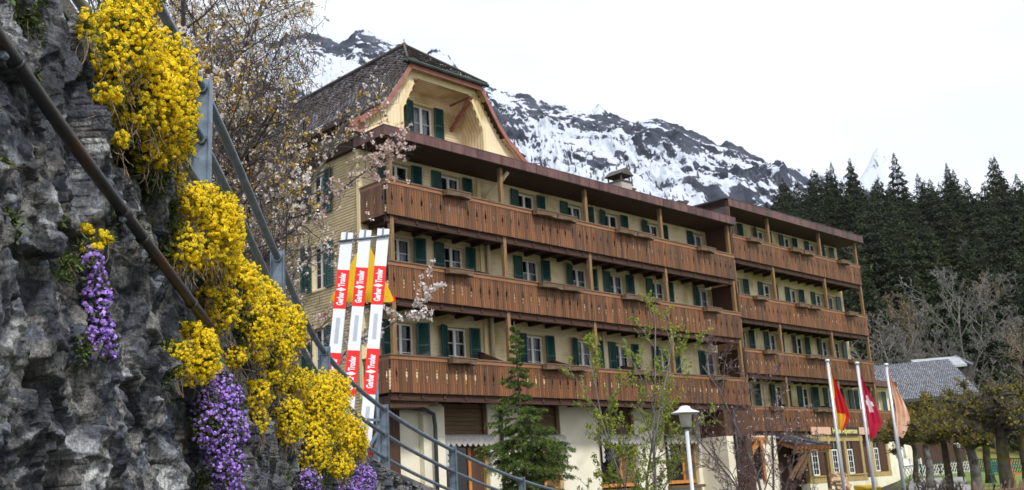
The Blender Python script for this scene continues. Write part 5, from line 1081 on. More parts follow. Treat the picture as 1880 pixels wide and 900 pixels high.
# ------------------------------------------------------------------ spruce in front of the hotel
M['needle'] = translucent(mat('spruce_needles', (.03,.062,.010), (.12,.175,.025), .6, 3, 3, rnd=.35), .15)
M['needle2'] = translucent(mat('spruce_tip_needles', (.16,.25,.04), (.24,.33,.06), .6, 3, 3, rnd=.3), .2)  # lighter, yellower needles, more frequent towards the branch tips
def spruce(root, H, Rb, seed, nl=17, den=1.0, nlen=.05, nw=.006, rows_=3):
    rr = random.Random(seed); A0=[];A1=[];R0=[];R1=[];NP=[];ND=[]
    z = .35
    while z < H-.15:
        f = z/H; L = Rb*min(1,1.08*(1-f))**1.15*rr.choice([.55,.8,1,1,1.15])+.07; n = rr.randint(5,7) if f < .6 else rr.randint(3,4); off = rr.random()*6.28
        for k in range(n):
            a = off + 2*math.pi*k/n + rr.uniform(-.25,.25); L_ = L*rr.uniform(.6,1.3); e = .45 if f > .8 else rr.uniform(-.02,.22); p = Vector((0,0,z+rr.uniform(-.06,.06))); d = Vector((math.cos(a), math.sin(a), e)); m = 7
            for s_ in range(m):
                q = p + d.normalized()*L_/m; A0.append(tuple(p)); A1.append(tuple(q)); w0 = max(.004,.013*(1-s_/m)); R0.append(w0); R1.append(w0*.8)
                d = d + Vector((0,0,-.10 if s_ < m*.55 else .14)) + Vector((rr.gauss(0,.06),rr.gauss(0,.06),0))
                if s_ >= 1:
                    for sd in (-1,1):
                        side = Vector((-d.y, d.x, 0)).normalized()*sd; v = (d.normalized()*.75+side*.75+Vector((0,0,-.18))).normalized(); l2 = L_*.42*(1-(s_/m)*.6)*rr.uniform(.5,1.2); pp = q
                        for t_ in range(3):
                            qq = pp+v*l2/3; A0.append(tuple(pp)); A1.append(tuple(qq)); R0.append(.003); R1.append(.002); NP.append((tuple(pp), tuple(qq), (t_+1)/3)); 
                            if rr.random() < .8:
                                hv = (v*.5+Vector((rr.gauss(0,.5),rr.gauss(0,.5),-.55))).normalized(); q3 = qq+hv*l2*.45; NP.append((tuple(qq), tuple(q3), .6)); 
                            pp = qq; v = (v+Vector((0,0,-.16))).normalized()
                NP.append((tuple(p), tuple(q), s_/m))
                p = q
        z += rr.uniform(.13,.21)*(1.15-.4*f)
    S0 = np.array([x[0] for x in NP]); S1 = np.array([x[1] for x in NP]); tt = np.array([x[2] for x in NP]); ln = np.linalg.norm(S1-S0, axis=1); cnt_ = np.maximum(3, (ln/.0085*den)).astype(int)
    idx = np.repeat(np.arange(len(S0)), cnt_); u = rng.random((len(idx),1)); P = S0[idx]*(1-u)+S1[idx]*u; ax = norm(S1-S0)[idx]; d_ = norm(ax*.7 + rdir(len(idx))*.9); l_ = (nlen*rng.uniform(.7,1.2,len(idx)))[:,None]; w_ = norm(np.cross(d_, rdir(len(idx))))*nw
    V, F = leafs(P, d_*l_, w_); mi = (rng.random(len(idx)) < (tt[idx]**3)*.55).astype(int); tag(add('needles', npmesh('needles', V, F, ['needle','needle2'], mi), root), kind='stuff')
    V, F = tubes(A0, A1, R0, R1, 4); tag(add('branches', npmesh('branches', V, F, ['bark']), root), kind='stuff')
    b = MB(); b.tube([(0,0,-.1),(0,0,H*.5),(0,0,H)], [.075*H/5.4,.042*H/5.4,.006], 'bark', 10); b.obj('trunk', root, smooth=True)
sx_, sy_, _ = spot(968, 900, 24); gzz = float(gz(sx_, 24)); sp = empty('spruce_tree', (sx_+.02, 24, gzz)); tag(sp, 'young green spruce tree standing in front of the hotel ground floor', 'tree')
spruce(sp, 3.98-gzz, 1.42, 8, den=2.1, nlen=.055, nw=.0065); sp.rotation_euler = (0, R(-1.2), .4)
# multi-stemmed young tree with spring leaves
def leafy(label, base, stems, seed, H, lm, frac, num, size, name='young_tree', rmin=.004, tm='twiggrey', levels=3, nb=(10,4,3), lenf=.33, spread=.5, rad=.05):
    root = empty(name, base); tag(root, label, 'tree'); Vs=[]; Ts=[]; Ls=[]
    for i, (lx, ly, hh, ox) in enumerate(stems):
        d = grow(seed+i, (ox,0,0), H*hh, .035*hh if rmin < .0045 else .05*hh, levels, nb=nb, lenf=lenf, spread=spread, up=.12, wig=.09, lean=(lx,ly), first=.12); A0, A1, R0, R1, LVv, tips = d
        R0 = np.maximum(R0, rmin); R1 = np.maximum(R1, rmin*.8); k = LVv == 0; Ts.append(tubes(A0[k], A1[k], R0[k], R1[k], 7)); Vs.append(tubes(A0[~k], A1[~k], R0[~k], R1[~k], 4)); k2 = LVv >= levels-1; sel = rng.random(int(k2.sum())) < frac; t_ = rng.random((int(sel.sum()),1)); P = A0[k2][sel]*(1-t_)+A1[k2][sel]*t_
        if len(P): Ls.append(petals(P, num, rad, size))
    V, F, _m = cat(*Ts); add('trunk', npmesh('trunk', V, F, ['bark' if tm != 'twiggrey' else 'twiggrey'], smooth=True), root); V, F, _m = cat(*Vs); tag(add('twig', npmesh('twig', V, F, [tm]), root), kind='stuff')
    if Ls: V, F, _m = cat(*Ls); tag(add('leaves', npmesh('leaves', V, F, [lm]), root), kind='stuff')
    return root
M['birchbark'] = M['twiggrey']
bx_, _, _ = spot(1182, 900, 23); bz_ = float(gz(bx_, 23))
leafy('slender multi-stemmed young tree with fresh yellow green leaves beside the street lamp', (bx_, 23, bz_), [(.02,0,1,0),(-.08,.05,.86,-.05),(.08,-.05,.9,.06),(-.20,0,.62,-.08),(.18,.04,.6,.1)], 60, 3.85-bz_, 'springleaf', .60, 4, .015, nb=(12,6,4), rad=.055)
hx_, _, _ = spot(1403, 900, 30); hz_ = float(gz(hx_, 30))
M['reddish'] = mat('reddish_twigs', (.085,.05,.05), (.17,.12,.12), .85, 3, 4)
leafy('bare grey shrubby tree with fine reddish twigs in front of the entrance porch', (hx_, 30, hz_), [(-.05,0,1,0),(.16,0,.85,.06),(-.28,0,.75,-.08),(.35,0,.62,.1),(-.5,.1,.6,-.1)], 90, 3.6-hz_, 'blospink', .012, 3, .014, 'bare_tree', .0055, 'reddish', 4, (11,7,5,3), .40, .58)
for i, (px, py, H_, lab) in enumerate(((1700,900,1.0,'leafless low shrub beside the gravel path at the bottom right'),(1745,905,.9,'leafless thin shrub in front of the pollarded trees'),(1440,905,1.1,'leafless dark shrub in front of the firewood'))):
    x, y, z = spot(px, py, 27); leafy(lab, (x, 27, float(gz(x,27))-.1), [(a,0,1,0) for a in (-.5,-.2,0,.25,.5)], 130+i*9, H_, 'springleaf', .03, 2, .02, 'bare_shrub', .005, 'reddish', 3, (6,4,3), .5, .5)
# ------------------------------------------------------------------ street lamp
x, y, _ = spot(1269, 900, 22); lz = float(gz(x, 22)); lampr = empty('street_lamp', (3.52, 22, lz)); tag(lampr, 'white globe-less street lamp with a flat disc hat in front of the hotel', 'street lamp'); hgt = 1.60-lz
b = MB(); b.lathe([(.055,0),(.055,.3),(.042,.32),(.042,hgt-.47),(.0,hgt-.47)],'lamppole',16); b.obj('pole', lampr, smooth=True)
b = MB(); b.lathe([(.0,hgt-.50),(.085,hgt-.49),(.085,hgt-.455),(.0,hgt-.45)],'dkpipe',16); b.obj('collar', lampr, smooth=True)
b = MB(); b.lathe([(.07,hgt-.455),(.105,hgt-.45),(.145,hgt-.16),(.13,hgt-.15),(.0,hgt-.15)],'lampglass',24); b.obj('lamp_glass', lampr, smooth=True)
b = MB(); b.lathe([(.14,hgt-.155),(.30,hgt-.165),(.315,hgt-.15),(.30,hgt-.135),(.16,hgt-.085),(.125,hgt-.05),(.11,hgt-.02),(.06,hgt),(.0,hgt+.005)],'lampw',32); b.obj('lamp_shade', lampr, smooth=True)
# ------------------------------------------------------------------ flags
M['flagred'] = translucent(mat('flag_red', (.62,.012,.02), None, .8), .3); M['flagcrim'] = translucent(mat('flag_crimson', (.56,.015,.06), None, .8), .3); M['flagyel'] = translucent(mat('flag_yellow', (.85,.45,.03), None, .8), .3)
M['flagpeach'] = translucent(mat('flag_peach', (.80,.42,.25), (.88,.66,.52), .8, 2.2, 2), .3); M['flagwhite'] = translucent(mat('flag_white', (.85,.82,.84), None, .8), .3)
def flag(label, x, y, ztop, lean, fn_, seed, drop=1.35, wid=.42, rope=True):
    g0 = float(gz(x, y)); r_ = empty('flagpole', (x, y, g0)); tag(r_, f'{label} flagpole' if 'pole' in label else label, 'flagpole', 'white flagpoles in front of the right wing'); H_ = ztop-g0
    b = MB(); b.tube([(0,0,0),(0,0,H_)], [.056,.045], 'polem', 12); b.obj('pole', r_, smooth=True)
    b = MB(); b.lathe([(0,-.03),(.07,-.02),(.085,.02),(.07,.06),(0,.075)],'polem',12,(0,0,H_)); b.obj('finial', r_, smooth=True)
    b = MB(); b.tube([(.05,-.03,.3),(.06,-.04,H_*.5),(.05,-.03,H_-.1)],.006,'lampw',4); b.obj('rope', r_)
    return r_, H_
def cloth(label, x, y, ztop, L, wtop, wbot, colf, mats, seed, tipdrop=.3, name='flag'):
    nu, nv = 26, 40; V = []; 
    for j in range(nv+1):
        t_ = j/nv; w_ = wtop + (wbot-wtop)*math.sin(min(1,t_*1.15)*math.pi*.5)**1.2; w_ *= (1 if t_ < .8 else max(.25, 1-(t_-.8)*3.2))
        for i in range(nu+1):
            s_ = i/nu; fold = .07*math.sin(s_*9+seed+t_*2.2)*(.3+t_) + .03*math.sin(s_*17+seed*2+t_*5)
            V.append((.05 + s_*w_ + .02*math.sin(t_*7+seed), fold, -t_*L*(1-.20*s_*(1-t_)) - s_*.32*(1-t_*.8)))
    F = []; mi = []
    for j in range(nv):
        for i in range(nu): F.append((j*(nu+1)+i, j*(nu+1)+i+1, (j+1)*(nu+1)+i+1, (j+1)*(nu+1)+i)); mi.append(colf((i+.5)/nu, (j+.5)/nv))
    me = npmesh(name, np.array(V), np.array(F), mats, np.array(mi), smooth=True); o = add(name, me, None, (x, y, ztop)); tag(o, label, 'flag'); return o
FL = [(10.68,35.,3.80),(11.52,34.5,3.60),(12.32,34.,3.44)]
labs = ['leftmost of the three white flagpoles, holding the red and yellow flag','middle white flagpole of three, holding the red flag with white cross','rightmost white flagpole of three, holding the peach coloured flag']
for (x, y, z), l in zip(FL, labs): flag(l, x, y, z, 0, None, 0)
cloth('limp red and yellow flag hanging from the leftmost flagpole', 10.68, 34.97, 3.62, 2.15, .04, .44, lambda s, t_: 1 if (s+t_*.25 < .32 and t_ < .5) or (t_ > .74 and s < .75) or s < .10 else 0, ['flagred','flagyel'], 1.0)
def swiss(s, t_):
    if (.34 < s < .60 and .34 < t_ < .62) or (.16 < s < .80 and .44 < t_ < .52): return 1
    return 0
cloth('limp crimson flag with a white cross hanging from the middle flagpole', 11.52, 34.47, 3.38, 2.25, .05, .50, swiss, ['flagcrim','flagwhite'], 2.3)
cloth('limp peach coloured flag hanging from the rightmost flagpole', 12.32, 33.97, 3.34, 2.25, .04, .50, lambda s, t_: 0, ['flagpeach'], 4.1)
# ------------------------------------------------------------------ barn and roofs behind
M['barnroof'] = mat('grey_barn_roof', (.14,.16,.205), (.27,.30,.36), .75, 2.2, 7, .4, 14, rnd=.35, c3=(.20,.22,.26), s3=.5)
M['barnwood'] = mat('dark_barn_wood', (.035,.018,.012), (.07,.035,.022), .85, 2, 5, .3, 10, stretch=(5,5,.5))
bn = empty('barn', (31, 78, -.3)); tag(bn, 'dark timber barn with a broad grey shingled roof behind the pollarded trees', 'barn')
def rel(px, py, d): p = at(px, py, d); return Vector((float(p[0])-31, float(p[1])-78, float(p[2])+.3))
rA, rB, rC, rD = rel(1628,737,74), rel(1799,721,80), rel(1742,659,88), rel(1590,673,82)
b = MB(); shing(b, rA, rB, rC, rD, 'barnroof', .26, .28, .035); tag(b.obj('shingles', bn), kind='stuff')
b = MB(); 
for p0, p1 in ((rA, rB),): b.prism([tuple(p0+Vector((0,-.05,-.22))), tuple(p1+Vector((0,-.05,-.22))), tuple(p1+Vector((0,-.05,.02))), tuple(p0+Vector((0,-.05,.02)))],(0,.12,0),'gutter')
bk = (rC-rB)*1.0; bk.z = -bk.z; b.face([rD, rC, rC+Vector((bk.x,bk.y,bk.z)), rD+Vector((bk.x,bk.y,bk.z))],'barnroof'); b.face([p-Vector((0,0,.12)) for p in (rA,rD,rC,rB)],'barnwood'); b.obj('roof', bn)
b = MB(); n0 = (rB-rA); fa, fb = rA+Vector((.4,1.5,0)), rB+Vector((-1.2,1.5,0))
b.face([(fa.x,fa.y,-2),(fb.x,fb.y,-2),(fb.x,fb.y,fb.z),(fa.x,fa.y,fa.z)],'barnwood'); b.face([(fb.x,fb.y,-2),(fb.x-2.0,fb.y+12,-2),(fb.x-2.0,fb.y+12,rC.z-.5),(fb.x,fb.y,fb.z)],'barnwood'); b.obj('wall', bn)
for k in range(3):
    b = MB(); p = fa.lerp(fb, .25+.25*k); b.box((p.x-.6,p.y-.08,p.z-3.1),(p.x+.6,p.y-.02,p.z-1.9),'room'); b.box((p.x-.7,p.y-.1,p.z-3.2),(p.x+.7,p.y-.081,p.z-3.1),'midwood'); b.obj('window', bn)
h2_ = empty('distant_house', (36, 96, 0)); tag(h2_, 'small house with a pale metal roof behind the barn', 'house')
def rel2(px, py, d): p = at(px, py, d); return Vector((float(p[0])-36, float(p[1])-96, float(p[2])))
M['metroof'] = mat('pale_metal_roof', (.26,.28,.31), (.38,.39,.42), .5, 2, 4, .1, 8)
q = [rel2(1672,661,93), rel2(1757,654,93), rel2(1775,668,90), rel2(1690,676,90)]; b = MB(); b.prism([tuple(p) for p in q], (0,0,-.2), 'metroof'); b.obj('roof', h2_)
b = MB(); q2 = [rel2(1757,655,93.4), rel2(1785,668,91), rel2(1786,700,91), rel2(1700,700,93), rel2(1690,676,91.5)]; b.prism([tuple(p) for p in q2[::-1]], (0,6,0), 'sidedark'); b.obj('wall', h2_)
b = MB(); b.prism([tuple(rel2(1755,652,92.8)), tuple(rel2(1787,667,90.5)), tuple(rel2(1786,670,90.5)), tuple(rel2(1754,656,92.8))],(0,.5,0),'barnroof'); b.obj('verge', h2_)
# ------------------------------------------------------------------ pollarded trees
M['mossbark'] = mat('mossy_bark', (.022,.019,.014), (.065,.056,.042), .95, 5, 6, 1.0, 18, c3=(.075,.068,.010), s3=3.4)
M['plainbark'] = mat('plane_bark', (.085,.080,.072), (.17,.16,.15), .95, 5, 6, .8, 18, c3=(.05,.045,.03), s3=3)
M['mossleaf'] = translucent(mat('yellow_green_sprouts', (.11,.105,.010), (.26,.21,.02), .7, 5, 3, rnd=.35), .35)
def pollard(label, px, d, zt, r, seed, lean=0, sprout=1.0, dark=False, arms=7, reach=1.6):
    rr = random.Random(seed); x, y, _ = spot(px, 890, d); g0 = float(gz(x, d)); root = empty('pollarded_tree', (x, d, g0)); tag(root, label, 'tree', 'pollarded trees on the lawn'); H_ = zt-g0
    b = MB(); pts = [Vector((0,0,-.1))]; 
    for i in range(1,7): pts.append(Vector((lean*H_*.62*i/6+rr.gauss(0,.03), rr.gauss(0,.03), H_*.62*i/6)))
    b.tube(pts, [r*(1.35 if i == 0 else 1-.06*i) for i in range(7)], 'mossbark' if dark else 'plainbark', 12); b.obj('trunk', root, smooth=True); top = pts[-1]; SP = []
    for k in range(arms):
        a = 2*math.pi*k/arms + rr.uniform(-.3,.3); p = top + Vector((0,0,rr.uniform(-.5,.0))); q = [p]; v = Vector((math.cos(a), math.sin(a), rr.uniform(-.05,1.3))).normalized(); L_ = reach*rr.uniform(.4,1.05)
        for s_ in range(6): p = p+v*L_/6; q.append(p); v = (v+Vector((rr.gauss(0,.22),rr.gauss(0,.22),rr.gauss(0,.2)))).normalized()
        b = MB(); b.tube(q, [r*.40*(1-.09*s_)*(1+.18*math.sin(s_*2.1+k)) for s_ in range(7)], 'mossbark', 8); kn = q[-1]
        b.lathe([(0,-.12),(r*.5,-.08),(r*.62,0),(r*.5,.09),(0,.14)],'mossbark',8,tuple(kn)); o = b.obj('limb', root, smooth=True); SP += [kn, q[4]]
        for z_ in range(5):
            i = rr.randint(1,5); p = q[i]; v2 = Vector((rr.gauss(0,1),rr.gauss(0,1),rr.uniform(.2,1))).normalized(); e_ = p+v2*L_*.42; b = MB(); b.tube([p, p.lerp(e_,.5)+Vector((0,0,.05)), e_],[r*.25,r*.2,r*.24],'mossbark',7); b.lathe([(0,-.06),(r*.34,0),(0,.08)],'mossbark',7,tuple(e_)); b.obj('limb', root, smooth=True); SP.append(e_)
    A0=[];A1=[]
    for s_ in SP:
        for z_ in range(26): v = Vector((rr.gauss(0,.7),rr.gauss(0,.7),rr.uniform(-.3,1.2))); A0.append(tuple(s_)); A1.append(tuple(s_+v.normalized()*rr.uniform(.12,.42)))
    A0 = np.array(A0); A1 = np.array(A1); V, F = tubes(A0, A1, np.full(len(A0),.010), np.full(len(A0),.006), 3); tag(add('twig', npmesh('twig', V, F, ['twig']), root), kind='stuff')
    if sprout:
        sel = rng.random(len(A0)) < .75*sprout; t_ = rng.random((int(sel.sum()),1)); V, F = petals(A0[sel]*(1-t_)+A1[sel]*t_, 7, .13, .024); tag(add('sprouts', npmesh('sprouts', V, F, ['mossleaf']), root), kind='stuff')
pollard('dark mossy pollarded tree nearest the right edge with a thick forked trunk', 1846, 26, 2.45, .19, 5, .02, .35, True, 9, 1.7)
pollard('pollarded tree with a pale grey trunk, second from the right edge', 1794, 30, 2.15, .17, 9, -.02, .7, False, 8, 1.7)
pollard('mossy pollarded tree with a slim dark trunk beside the flags', 1745, 31, 2.35, .125, 13, -.01, .9, True, 8, 1.5)
pollard('pollarded tree with a grey trunk in front of the barn, left of the slim one', 1711, 40, 2.6, .16, 17, -.02, 1.3, False, 8, 1.9)
pollard('dark pollarded tree further back between the pale trunk and the thick one', 1820, 42, 2.6, .18, 21, 0, .9, True, 8, 2.2)
pollard('small pollarded tree behind the end of the right wing with bright moss', 1686, 46, 2.9, .13, 25, 0, 1.7, True, 7, 1.8)
pollard('far pollarded tree in front of the barn wall, between the slim and pale trunks', 1768, 50, 3.0, .15, 29, 0, 1.5, True, 8, 2.2)
pollard('pollarded tree at the far right with branches leaving the picture', 1890, 33, 2.8, .17, 33, 0, .7, True, 8, 2.0)
# ------------------------------------------------------------------ lawn furniture and fences
M['teal'] = mat('teal_plastic', (.01,.12,.10), (.02,.17,.14), .45, 4, 2); M['tealdark'] = mat('dark_teal_paint', (.008,.05,.045), (.012,.07,.06), .6, 4, 2); M['orangered'] = mat('orange_red_plastic', (.60,.07,.025), None, .5); M['cloth'] = translucent(mat('parasol_cloth', (.62,.55,.46), (.74,.69,.60), .8, 4, 3), .2)
def gp(px, d): x, y, _ = spot(px, 890, d); return x, d, float(gz(x, d))
x, y, z = gp(1664, 58); r_ = empty('parasol', (x, y, z)); tag(r_, 'closed cream striped parasol behind the terrace fence', 'parasol')
b = MB(); b.lathe([(.035,0),(.03,2.75),(0,2.8)],'white',8); b.obj('pole', r_); b = MB(); n = 16
prof = [(.24,1.05),(.27,1.2),(.21,1.7),(.13,2.2),(.05,2.6),(.0,2.68)]
for i in range(len(prof)-1):
    for j in range(n):
        def P_(k, jj): rr_ = prof[k][0]*(1+.22*(1 if jj % 2 else -1)); a = 2*math.pi*jj/n; return (rr_*math.cos(a), rr_*math.sin(a), prof[k][1])
        b.face([P_(i,j), P_(i,(j+1)%n), P_(i+1,(j+1)%n), P_(i+1,j)], 'cloth' if j % 4 < 2 else 'white')
b.obj('canopy', r_)
def chair(name, label, cat_, px, d, m, rz, grp=None):
    x, y, z = gp(px, d); r_ = empty(name, (x, y, z), rz); tag(r_, label, cat_, grp)
    b = MB(); b.box((-.25,-.22,.42),(.25,.24,.46),m); b.obj('seat', r_); b = MB()
    for k in range(4): b.box((-.24,.22+.03*k,.5+.1*k),(.24,.245+.03*k,.58+.1*k),m)
    b.box((-.25,.2,.42),(-.22,.36,.95),m).box((.22,.2,.42),(.25,.36,.95),m); b.obj('backrest', r_)
    for sx1 in (-.23,.21):
        for sy1 in (-.2,.2): b = MB(); b.box((sx1,sy1,0),(sx1+.025,sy1+.025,.42),m); b.obj('leg', r_)
chair('garden_chair','orange red garden chair at the right edge behind the thick pollarded trunk','chair',1864,37,'orangered',.5)
chair('garden_chair','teal garden chair left of the orange red chair','chair',1836,39,'teal',-.6); chair('garden_chair','dark teal garden chair on the lawn beside the mesh fence','chair',1812,44,'teal',1.2)
chair('lounge_chair','white garden chair beside the closed parasol','chair',1676,56,'white',.3); chair('lounge_chair','second white garden chair behind the mesh fence','chair',1686,58,'white',-.7)
x, y, z = gp(1872, 38); r_ = empty('garden_table', (x, y, z)); tag(r_, 'teal garden table at the right edge of the lawn', 'table'); b = MB(); b.box((-.6,-.4,.72),(.6,.4,.76),'teal'); b.obj('tabletop', r_)
for sx1 in (-.55,.5):
    for sy1 in (-.35,.3): b = MB(); b.box((sx1,sy1,0),(sx1+.05,sy1+.05,.72),'teal'); b.obj('leg', r_)
# lattice fence of the terrace
def lattice(name, label, p0, p1, h, m, mposts, pitch=.3, slope=1.0, d_=.025, cat_='fence'):
    a = Vector(p0); c = Vector(p1); L_ = (c-a).length; r_ = empty(name, p0, math.atan2(c.y-a.y, c.x-a.x)); tag(r_, label, cat_); b = MB(); dz = (c.z-a.z)/Vector((c.x-a.x, c.y-a.y)).length; u = -h
    while u < L_:
        for sgn in (1,-1):
            u0, u1 = (u, u+h*slope) if sgn > 0 else (u+h*slope, u); q0 = max(0,min(L_,u0)); q1 = max(0,min(L_,u1))
            if abs(q1-q0) > .02:
                za = h*(q0-u0)/(u1-u0); zb_ = h*(q1-u0)/(u1-u0); b.tube([(q0,sgn*.012,za+dz*q0+.05),(q1,sgn*.012,zb_+dz*q1+.05)], d_, m, 4)
        u += pitch
    tag(b.obj('lattice', r_), kind='stuff'); u = 0
    while u <= L_+.01: b = MB(); b.box((u-.04,-.04,dz*u-.3),(u+.04,.04,dz*u+h+.15),mposts); b.obj('post', r_); u += 2.0
    b = MB(); b.prism([(0,-.02,h+.06),(L_,-.02,h+.06+dz*L_),(L_,-.02,h+.11+dz*L_),(0,-.02,h+.11)],(0,.04,0),mposts); b.obj('top_rail', r_)
g0_ = gp(1658, 53); g1_ = gp(1790, 58); lattice('lattice_fence','white and teal lattice fence along the terrace behind the path', g0_, g1_, .62, 'white', 'tealdark', .30, 1, .016)
g0_ = gp(1796, 57); g1_ = gp(1900, 50); lattice('lattice_fence','teal lattice fence behind the garden chairs at the right', g0_, g1_, .62, 'tealdark', 'tealdark', .30, 1, .016)
fr_ = empty('picket_fence', (gp(1788,24.5)[0], 24.5, gp(1788,24.5)[2])); tag(fr_, 'low rustic grey picket fence in the bottom right corner', 'fence')
for i in range(30):
    x = i*.085; b = MB(); hh = .60+random.uniform(-.03,.03)+.0; b.prism([(-.018,0,0),(.018,0,0),(.018,0,hh),(0,0,hh+.05),(-.018,0,hh)],(0,.015,0),'boxw'); o = b.obj('picket', fr_, (x, .03*i*.0, .34+.002*i)); o.rotation_euler = (0, random.uniform(.25,.5), 0)
b = MB(); b.box((-.1,.02,.5),(2.7,.04,.55),'boxw').box((-.1,.02,.75),(2.7,.04,.8),'boxw'); b.obj('rail', fr_)
for k in range(3): b = MB(); b.box((k*1.2,.04,-.2),(k*1.2+.06,.1,1.0),'boxw'); b.obj('post', fr_)
x, y, z = gp(1771, 45); r_ = empty('garden_lamp', (x, y, z)); tag(r_, 'small white garden lamp on a thin post between the pollarded trees', 'lamp'); b = MB(); b.lathe([(.03,0),(.025,1.45),(0,1.45)],'dkpipe',8); b.obj('pole', r_); b = MB(); b.lathe([(.05,1.45),(.09,1.6),(.2,1.62),(.05,1.74),(0,1.78)],'lampw',14); b.obj('lamp_shade', r_)
# ------------------------------------------------------------------ hillside forest
M['conifer'] = mat('conifer_foliage', (.006,.014,.004), (.024,.040,.010), .9, .35, 4, rnd=.6, c3=(.046,.056,.014), s3=.10); M['firbark'] = mat('fir_bark', (.012,.010,.008), (.03,.024,.02), .95, 3)
M['conifer2'] = mat('light_conifer_foliage', (.020,.036,.010), (.045,.066,.018), .9, .35, 4, rnd=.4)
def conifer_mesh(seed, H=20., Rb=6.2, m='conifer', n=8500):
    r2 = np.random.default_rng(seed); z = H*(.06+.94*(1-r2.random(n)**.55*1.0)); z = np.clip(z, .8, H); f = 1-z/H; lay = .75+.35*np.sin(z*3.6+r2.random(n)*.8); a = r2.random(n)*6.283
    sect = .75+.4*np.sin(a*3+z*.9+seed) * .5 + .3*r2.random(n); rad = (Rb*f**.82*lay*sect)*(.35+.65*r2.random(n)**.45)+.05
    P = np.stack([np.cos(a)*rad, np.sin(a)*rad, z-rad*.30], 1); d = norm(np.stack([np.cos(a), np.sin(a), -.45+.3*r2.normal(size=n)], 1) + r2.normal(size=(n,3))*.25); ln = (r2.uniform(.45,1.0,n)*(.45+.6*f))[:,None]; w_ = norm(np.cross(d, norm(r2.normal(size=(n,3)))))*ln*.26
    V, F = leafs(P-d*ln*.3, d*ln, w_); V2, F2_ = tubes(np.array([[0,0,-2.],[0,0,H*.5]]), np.array([[0,0,H*.5],[0,0,H+.3]]), [.28,.15], [.15,.02], 5); V, F, mi = cat((V,F),(V2,F2_)); return npmesh('spruce_tree', V, F, [m,'firbark'], mi)
CM = [conifer_mesh(1), conifer_mesh(2, 23, 5.4), conifer_mesh(3, 16, 6.4), conifer_mesh(4, 21, 6.6), conifer_mesh(5, 16, 4.4, 'conifer2')]
M['haze_twig'] = mat('far_grey_twigs', (.10,.098,.09), (.20,.19,.18), .9, .5, 4, rnd=.25); M['haze_brown'] = mat('far_brown_twigs', (.15,.115,.08), (.24,.19,.13), .9, .5, 4, rnd=.25)
def bare_mesh(seed, H, m): 
    d = grow(seed, (0,0,0), H, .16, 4, nb=(10,6,5,4), lenf=.46, spread=.55, up=.14, wig=.13, first=.25); A0, A1, R0, R1, LVv, t_ = d; R0 = np.maximum(R0,.026); R1 = np.maximum(R1,.022); V, F = tubes(A0, A1, R0, R1, 3); return npmesh('bare_tree', V, F, [m])
BM = [bare_mesh(71, 11, 'haze_twig'), bare_mesh(72, 12, 'haze_twig'), bare_mesh(73, 10, 'haze_brown')]
rs_ = random.Random(4); placed = []
def tree_at(me, x, y, sc, label, group, name):
    o = add(name, me, None, (x, y, float(gz(x, y))-.4)); o.scale = (sc*rs_.uniform(.85,1.2), sc*rs_.uniform(.85,1.2), sc*rs_.uniform(.78,1.08)); sc_ = 1; o.rotation_euler = (rs_.gauss(0,.02),rs_.gauss(0,.02),rs_.uniform(0,6.28)); tag(o, label, 'tree', group)
# rows climb the slope; nearer the edge of the wood more bare trees
cnt_c = 0
for row in range(17):
    y0 = 106 + row*10; x0 = y0*(.262 if row > 9 else .335 if row > 2 else .40); x1 = y0*.545; x = x0
    while x < x1:
        yy = y0 + rs_.uniform(-5,5); xx = x + rs_.uniform(-1.5,1.5); t_ = xx/yy
        frac = .0 if row > 8 else (.06 if row > 5 else .16)
        if row <= 9 and rs_.random() < frac+.08*(row < 3): tree_at(BM[rs_.randrange(3)], xx, yy, rs_.uniform(.8,1.25), 'bare leafless tree among the dark conifers on the wooded hillside', 'bare trees in the hillside wood', 'bare_tree')
        elif row < 2 and rs_.random() < .25: pass
        else: tree_at(CM[rs_.choice([0,1,2,3,4,4])] if row < 8 else CM[rs_.choice([0,1,2,3,0,1,2,3,4])], xx, yy, rs_.choice([.6,.72,.82,.9,.97,1.03,1.1]), ('spruce rising against the sky along the top of the wooded hill' if row > 13 else 'dark green spruce in the dense upper slope of the wood' if row > 7 else 'dark spruce among bare trees in the middle of the wooded slope' if row > 3 else 'spruce at the lower edge of the wood above the barn roof'), ('spruces along the hilltop' if row > 13 else 'spruces on the upper slope' if row > 7 else 'spruces on the middle slope' if row > 3 else 'spruces at the lower edge of the wood'), 'spruce_tree'); cnt_c += 1
        x += 3.9 + rs_.uniform(0,1.5) + row*.08
for px, d, sc in ((1695,104,1.35),(1815,100,1.5),(1755,100,1.1),(1660,112,1.2),(1875,104,1.25),(1690,128,1.25),(1810,132,1.2),(1830,118,.95),(1745,112,.8),(1770,108,.75),(1870,112,.95),(1850,140,1.2),(1640,125,.9),(1720,118,.7),(1790,104,.8),(1865,98,.7),(1610,140,.8)):
    p = at(px, 700, d); tree_at(BM[rs_.randrange(3)], p[0], d, sc, 'bare leafless tree among the dark conifers on the wooded hillside', 'bare trees in the hillside wood', 'bare_tree')
for px, d, sc in ((1480,175,.95),(1500,168,.8),(1520,180,1.0),(1463,190,.8)):
    p = at(px, 700, d); o = add('spruce_tree', CM[px % 4], None, (p[0], d, .255*d-14)); o.scale = (sc,)*3; tag(o, 'dark green spruce in the dense conifer wood on the hillside', 'tree', 'spruces on the wooded hillside')
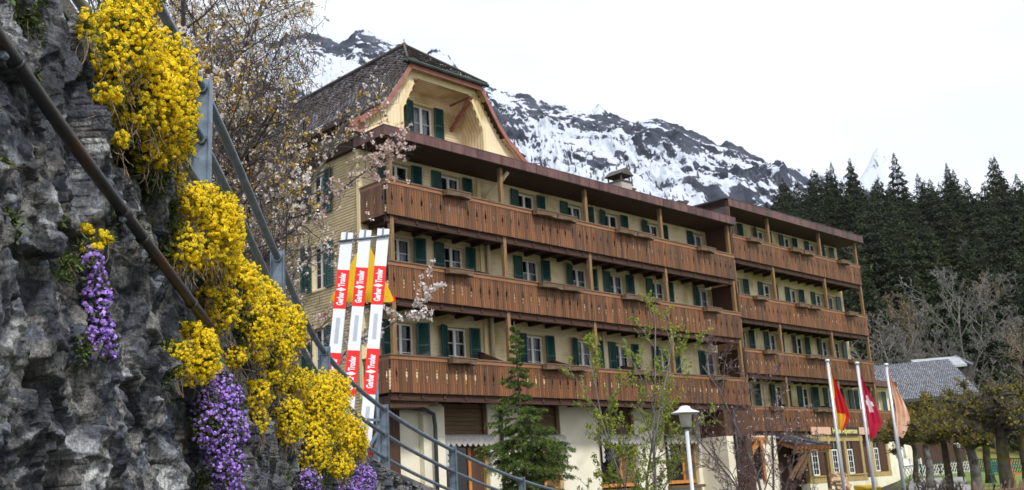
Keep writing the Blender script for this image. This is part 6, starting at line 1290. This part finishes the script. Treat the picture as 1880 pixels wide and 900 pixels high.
for px, d, sc in ((1618,92,.22),(1580,96,.2),(1645,90,.18),(1627,88,.16)):
    p = at(px, 700, d); o = add('small_spruce', CM[4], None, (p[0], d, 2.2 if px < 1640 else 3.0)); o.scale = (sc,)*3; tag(o, 'small young spruce on the yellow green meadow slope behind the right wing', 'tree', 'young spruces on the meadow slope')
# dark dots of conifers on the lower mountain
n = 3200; ii_ = rng.integers(0, MX.__len__() if False else MZ.shape[1], n*3); u_ = rng.random(n*3)**.6; rr_ = (8+(MZ.shape[0]-9)*(.30+.68*u_)).astype(int); xx_ = MX[ii_]; keep = (fbm(xx_/90., rr_/22., 0, 4) > .56); ii_ = ii_[keep][:n]; rr_ = rr_[keep][:n]
base = np.stack([MX[ii_], MY[rr_, ii_], MZ[rr_, ii_]], 1); hh = rng.uniform(5,11,len(base))[:,None]; Vs=[]; 
for k in range(3): a = k*2.094; Vs.append(base + np.concatenate([np.cos(a)*hh*.2, np.sin(a)*hh*.2, -hh*.1], 1))
Vs.append(base + np.concatenate([hh*0, hh*0, hh], 1)); V = np.stack(Vs, 1).reshape(-1,3); bi = (np.arange(len(base))*4)[:,None]; F = np.stack([np.concatenate([bi+k, bi+(k+1)%3, bi+3], 1) for k in range(3)], 1).reshape(-1,3)
M['fartree'] = mat('far_mountain_trees', (.03,.038,.045), (.07,.075,.085), .95, .02, 2); tag(add('mountain_trees', npmesh('mountain_trees', V, F, ['fartree'])), 'scattered tiny dark conifers on the snowy mountain flank', 'trees', None, 'stuff')
# ------------------------------------------------------------------ thin valley haze
M['haze'] = bpy.data.materials.new('valley_haze'); M['haze'].use_nodes = True; t = M['haze'].node_tree; t.nodes.clear(); o_ = t.nodes.new('ShaderNodeOutputMaterial'); pv = t.nodes.new('ShaderNodeVolumePrincipled')
pv.inputs['Color'].default_value = (.90,.94,1,1); pv.inputs['Density'].default_value = HAZE; pv.inputs['Anisotropy'].default_value = 0; t.links.new(pv.outputs[0], o_.inputs['Volume'])
b = MB(); b.box((-5200,-150,-420),(5200,7200,2700),'haze'); tag(b.obj('haze'), kind='stuff')
for p in protos.values():
    for ch in list(p.children_recursive): bpy.data.objects.remove(ch)
    bpy.data.objects.remove(p)
